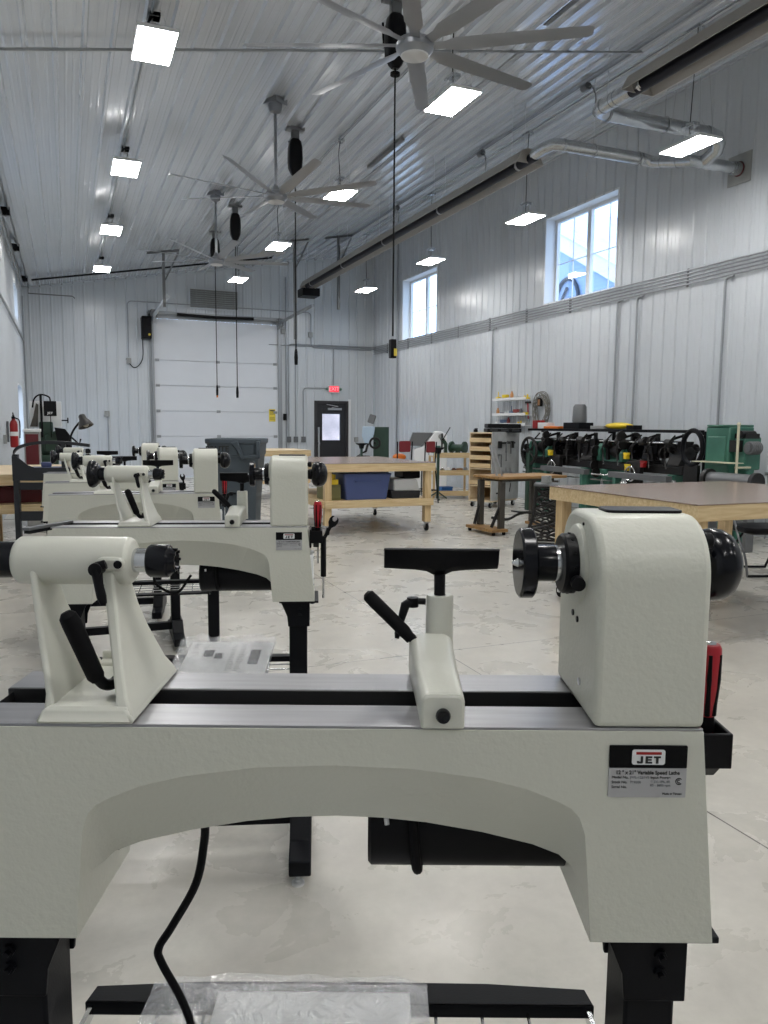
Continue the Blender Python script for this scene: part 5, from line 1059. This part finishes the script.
q = M(); q.cyl((0, -.05, .80), (0, .0, .80), .11, n=14); q.build('end_flange', DIRTY, o); q = M(); q.cyl((0, .64, .80), (0, .70, .80), .12, n=20); q.build('end_flange', DIRTY, o)
q = M(); q.box(-.06, .06, .02, .07, 0, .72); q.box(-.06, .06, .56, .61, 0, .72); q.box(-.03, .03, .07, .56, .3, .35); q.build('support', MIDGREY, o)
for k, (y0_, l) in enumerate(((7.75, 'right'), (9.45, 'left'))):
    o = T('parts_rail', '%s long grey steel rail lying low before the old metal lathes' % l, 'steel rail', (7.16, y0_, 0), 0, 'steel rails before the lathes')
    q = M(); q.box(-.05, .05, 0, 1.15, .70, .78); q.build('rail', MIDGREY, o, bevel=.004); q = M(); q.box(-.04, .04, .05, .11, 0, .70); q.build('support', GREEN, o); q = M(); q.box(-.04, .04, 1.0, 1.06, 0, .70); q.build('support', GREEN, o)
o = T('large_handwheel', 'big spoked black wheel at the left end of the old lathes', 'wheel', (7.18, 11.05, 0)); q = M(); q.tube([(0, .22*cos(t), 1.0+.22*sin(t)) for t in [2*pi*k/30 for k in range(30)]], .025, 8, True)
for k in range(5): t = 2*pi*k/5; q.tube([(0, 0, 1.0), (0, .22*cos(t), 1.0+.22*sin(t))], .014, 6)
q.cyl((-.04, 0, 1.0), (.05, 0, 1.0), .04, n=14); q.build('wheel', DIRTY, o); q = M(); q.box(-.03, .05, -.05, .05, 0, 1.0); q.build('stand', DGREEN, o, bevel=.01)
o = T('motor_unit', 'grey upright motor on a black box on top of the black beam', 'motor', (7.64, 10.32, 1.375)); q = M(); q.box(-.14, .14, -.18, .24, 0, .10); q.build('switch_box', BLACKM, o, bevel=.006)
q = M(); q.rev([(0, 0), (.11, 0), (.115, .03), (.105, .25), (.08, .29), (0, .29)], (0, 0, .10), (0, 0, 1), 24); q.build('motor', MIDGREY, o)
for y, m_, lab, sz in ((9.35, YELLOW, 'yellow cloth bundle on top of the black beam', (.10, .30, .05)), (9.75, GREYM, 'grey flat tool on top of the black beam', (.10, .16, .025)), (10.95, ORANGE, 'orange tray on the left of the black beam', (.12, .2, .02)), (11.25, WHITEP, 'white box at the left end of the black beam', (.08, .14, .05)), (11.48, REDPAINT, 'red tool box at the far left end of the black beam', (.08, .07, .07)), (9.02, BLACKP, 'black tool right of the yellow bundle on the beam', (.08, .08, .03))):
    q = M(); q.sph((0, 0, sz[2]), 1, (sz[0], sz[1], sz[2])) if m_ is YELLOW else q.box(-sz[0], sz[0], -sz[1], sz[1], 0, sz[2]*2)
    nmz = {'yellow': 'cloth_bundle', 'grey': 'flat_tool', 'orange': 'tray', 'white': 'small_box', 'red': 'tool_box', 'black': 'power_tool'}[lab.split()[0]]
    tag(q.build(nmz, m_, bevel=.006, loc=(7.64, y, 1.375)), lab, nmz.split('_')[-1], 'things lying on the black beam')
for k, (y, z, m_) in enumerate(((8.75, 1.02, YELLOW), (8.72, .86, YELLOW), (8.4, .92, REDPAINT), (10.6, 1.0, YELLOW))):
    q = M(); q.box(-.02, .02, -.05, .05, 0, .03); q.box(-.03, .03, -.03, .03, -.06, 0)
    tag(q.build('clamp_pad', m_, bevel=.004, loc=(7.30, y, z)), '%s tag clipped on the front of the old lathes, %s' % ('yellow' if m_ is YELLOW else 'red', ('upper of two together', 'lower of two together', 'above the right rail', 'near the big wheel')[k]), 'clip', 'coloured clips on the old lathes')
q = M(); q.box(-.01, .01, -.5, .5, .0, .04); q.cyl((0, .45, .0), (0, .45, -.8), .012, n=8); q.cyl((0, -.45, 0), (0, -.45, -.8), .012, n=8); tag(q.build('pipe_rail', ALU, loc=(8.1, 6.6, .82)), 'pale metal rail by the right wall past the gearbox', 'rail')

# ------------------------------------------------------------------ left side: bench, steel stand, drill, lamp, extinguisher
bench('workbench', 'pale wooden workbench against the left wall behind the dark steel stand', -.87, .55, 8.32, 10.2, .90, .60, hb=False, cast=False, apron=.11, group=None)
q = M(); q.box(-.2, .3, -.2, .2, 0, .16); q.box(-.19, .29, -.21, -.2, .02, .14); tag(q.build('tool_chest', MAROON, bevel=.008, loc=(-.55, 8.72, .602)), 'dark red tool chest on the lower shelf of the left workbench', 'tool chest')
q = M(); q.box(-.1, .1, -.1, .1, 0, .12); tag(q.build('parts_box', BROWNBOX, bevel=.006, loc=(-.05, 8.65, .60)), 'brown box beside the dark red chest on the left workbench shelf', 'box')
o = T('steel_stand', 'dark slate steel stand with curved upper arm by the left wall', 'machine stand', (-.46, 8.16, 0), -YAW*.5)
q = M(); q.box(-.02, .03, -.03, .03, 0, 1.10); q.build('post', SLATE, o, bevel=.003); q = M(); q.box(.43, .48, -.03, .03, 0, .98); q.build('post', SLATE, o, bevel=.003)
q = M(); q.prism([(-.02, .85), (.50, .85), (.50, .975), (.18, .975), (.12, 1.0), (.05, 1.06), (.02, 1.085), (-.02, 1.085)], 'y', -.045, -.03); q.build('side_panel', SLATE, o, bevel=.002)
q = M(); q.box(.03, .43, -.02, .02, .76, .83); q.box(.03, .43, -.02, .02, .46, .55); q.box(.03, .43, -.02, .02, .10, .16); q.build('rail', SLATE, o, bevel=.003)
q = M(); pts = bez([(-.01, 0, 1.07), (-.005, 0, 1.13), (.06, 0, 1.18), (.22, 0, 1.215), (.45, 0, 1.215), (.68, 0, 1.19)], 5)
q.rings([[(p.x, -.03, p.z-.018), (p.x, .03, p.z-.018), (p.x, .03, p.z+.012), (p.x, -.03, p.z+.012)] for p in pts]); q.box(.42, .46, -.02, .02, .97, 1.2); q.build('arm', SLATE, o)
q = M(); q.rev([(0, 0), (.05, 0), (.05, .16), (.045, .17), (0, .17)], n=18); tag(q.build('glass_jar', mat('cloudy_jar', srgb(170, 165, 150), .3), loc=(.02, 8.75, .90)), 'cloudy jar standing on the left workbench', 'jar')
q = M(); q.box(-.16, .16, -.1, .1, 0, .05); q.box(-.05, .05, -.05, .05, .05, .10); tag(q.build('power_tool', mat('navy_plastic', srgb(60, 70, 110), .4), bevel=.01, loc=(-.2, 8.7, .90)), 'navy power tool lying on the left workbench', 'power tool')
q = M(); rnd = random.Random(6)
for k in range(6): q.tube([(.18*cos(t)*(1+.1*sin(k)), .13*sin(t), .03+.018*k+.01*sin(3*t+k)) for t in [2*pi*i/24 for i in range(24)]], .018, 6, True)
tag(q.build('hose_coil', RUBBER, loc=(.33, 8.95, .90)), 'coil of black hose lying on the left workbench', 'hose')
o = T('desk_lamp', 'black gooseneck lamp with round shade above the left workbench', 'lamp', (.03, 9.7, .90))
q = M(); q.rev([(0, 0), (.07, 0), (.07, .02), (.02, .03), (.015, .15), (0, .15)], n=20); q.build('base', BLACKP, o)
q = M(); q.tube(bez([(0, 0, .14), (.005, 0, .28), (.04, 0, .40), (.11, 0, .50), (.16, -.01, .535)], 8), .012, 10); q.build('gooseneck', BLACKP, o)
q = M(); q.rev([(.028, 0), (.04, .015), (.045, .06), (.065, .09), (.09, .15), (.086, .15), (.06, .092), (.038, .06)], (.14, .0, .60), (.32, -.25, -.9), 28); q.build('lamp_shade', mat('lamp_grey', srgb(58, 58, 58), .35), o)
q = M(); q.sph((.185, -.035, .49), .035); q.build('bulb', GREYM, o)
o = T('milling_machine', 'green milling machine with white guard and black control box by the left wall', 'machine', (-.27, 12.0, 0))
q = M(); q.box(-.16, .16, -.05, .35, 0, .95); q.box(-.2, .2, -.1, .4, 0, .08); q.build('pedestal', DGREEN, o, bevel=.015)
q = M(); q.box(-.08, .10, .0, .30, .95, 1.42); q.prism([(-.02, 1.22), (.14, 1.30), (.24, 1.26), (.26, 1.0), (.16, .95), (-.02, 1.0)], 'y', -.06, .12); q.build('column', DGREEN, o, bevel=.02)
q = M(); q.prism([(.12, 1.34), (.26, 1.32), (.34, 1.20), (.34, 1.06), (.24, .98), (.16, 1.1)], 'y', -.16, -.04); q.tube([(.34, -.1, 1.2), (.44, -.14, 1.10), (.46, -.14, 1.18)], .014, 6); q.build('head', BLACKM, o, bevel=.01)
q = M(); q.box(-.20, .22, .10, .16, 1.34, 1.71); q.build('guard_board', WHITEP, o, bevel=.004)
q = M(); q.prism([(-.20, 1.35), (-.10, 1.35), (-.08, 1.66), (-.11, 1.68), (-.15, 1.5)], 'y', .02, .09); q.build('belt_guard', IRONB, o)
q = M(); q.box(-.01, .155, -.10, -.04, 1.50, 1.71); cb_ = q.build('control_box', BLACKP, o, bevel=.006); text('JET', 'lettering', .040, WHITEP, cb_, (.0725, -.1015, 1.54), (pi/2, 0, 0), .0006, sx=1.3, off=.001)
q = M(); q.tube(bez([(-.16, .1, 1.62), (-.13, .05, 1.74), (-.05, .0, 1.80), (.06, -.04, 1.77), (.08, -.06, 1.71)], 6), .011, 8); q.cyl((-.045, 0, 1.2), (-.045, 0, 1.80), .017, n=10); q.cyl((.075, -.07, 1.2), (.075, -.07, 1.52), .006, n=6); q.build('conduit_arm', BLACKP, o)
q = M(); q.cyl((.22, .04, 1.44), (.30, .0, 1.44), .010, n=8); q.tube([(.30, -.05, 1.44), (.30, .05, 1.44)], .01, 6); q.tube([(.30, 0, 1.40), (.30, 0, 1.48)], .01, 6); q.build('feed_handle', BLACKP, o)
o = T('red_cabinet', 'dark red panelled cabinet with white rim left of the milling machine', 'cabinet', (-.46, 11.55, 0)); q = M(); q.box(-.07, .13, -.1, .3, 0, 1.28); q.build('frame', GREYM, o, bevel=.006); q = M(); q.box(-.12, .10, -.112, -.1, .85, 1.32) if False else q.box(-.05, .11, -.112, -.1, .3, 1.25); q.build('door_panel', MAROON, o); q = M(); q.box(-.08, .14, -.12, .32, 1.28, 1.32); q.build('rim', WHITEP, o, bevel=.004)
o = T('fire_extinguisher', 'red fire extinguisher mounted on the left wall', 'fire extinguisher', (XL+.12, 14.0, 1.0)); o.scale = (.85, .85, .85)
q = M(); q.rev([(0, 0), (.06, 0), (.072, .02), (.072, .44), (.06, .49), (.035, .52), (.03, .55), (0, .55)], n=28); q.build('cylinder', REDPAINT, o)
q = M(); q.box(-.03, .03, -.09, .02, .55, .59); q.tube([(0, .02, .60), (0, -.10, .66)], .012, 6); q.cyl((0, 0, .55), (0, 0, .62), .02, n=10); q.build('valve_handle', BLACKP, o)
q = M(); q.tube(bez([(.02, -.02, .57), (.10, -.05, .52), (.11, -.05, .35), (.10, -.03, .18)], 6), .012, 8); q.build('hose', RUBBER, o)
q = M(); q.cyl((0, 0, .22), (0, 0, .30), .0735, n=28); q.build('label_band', PAPER, o)
q = M(); q.box(-.12, -.085, -.03, .03, .1, .5); q.build('bracket', MIDGREY, o)
q = M(); q.box(0, .045, -.05, .05, -.07, .07); tag(q.build('outlet_box', GREYM, bevel=.006, loc=(XL+.018, 13.2, 1.15)), 'grey outlet box on the left wall near the fire extinguisher', 'outlet box')
pipe('conduit', [(XL+.05, -5, 3.35), (XL+.05, 20.9, 3.35)], .02, CONDUIT, 'dark conduit along the left wall under its windows', 'conduit')
pipe('conduit', [(XL+.06, 20.6, .2), (XL+.06, 20.6, 4.4)], .02, CONDUIT, 'vertical pipe in the far left corner', 'conduit')
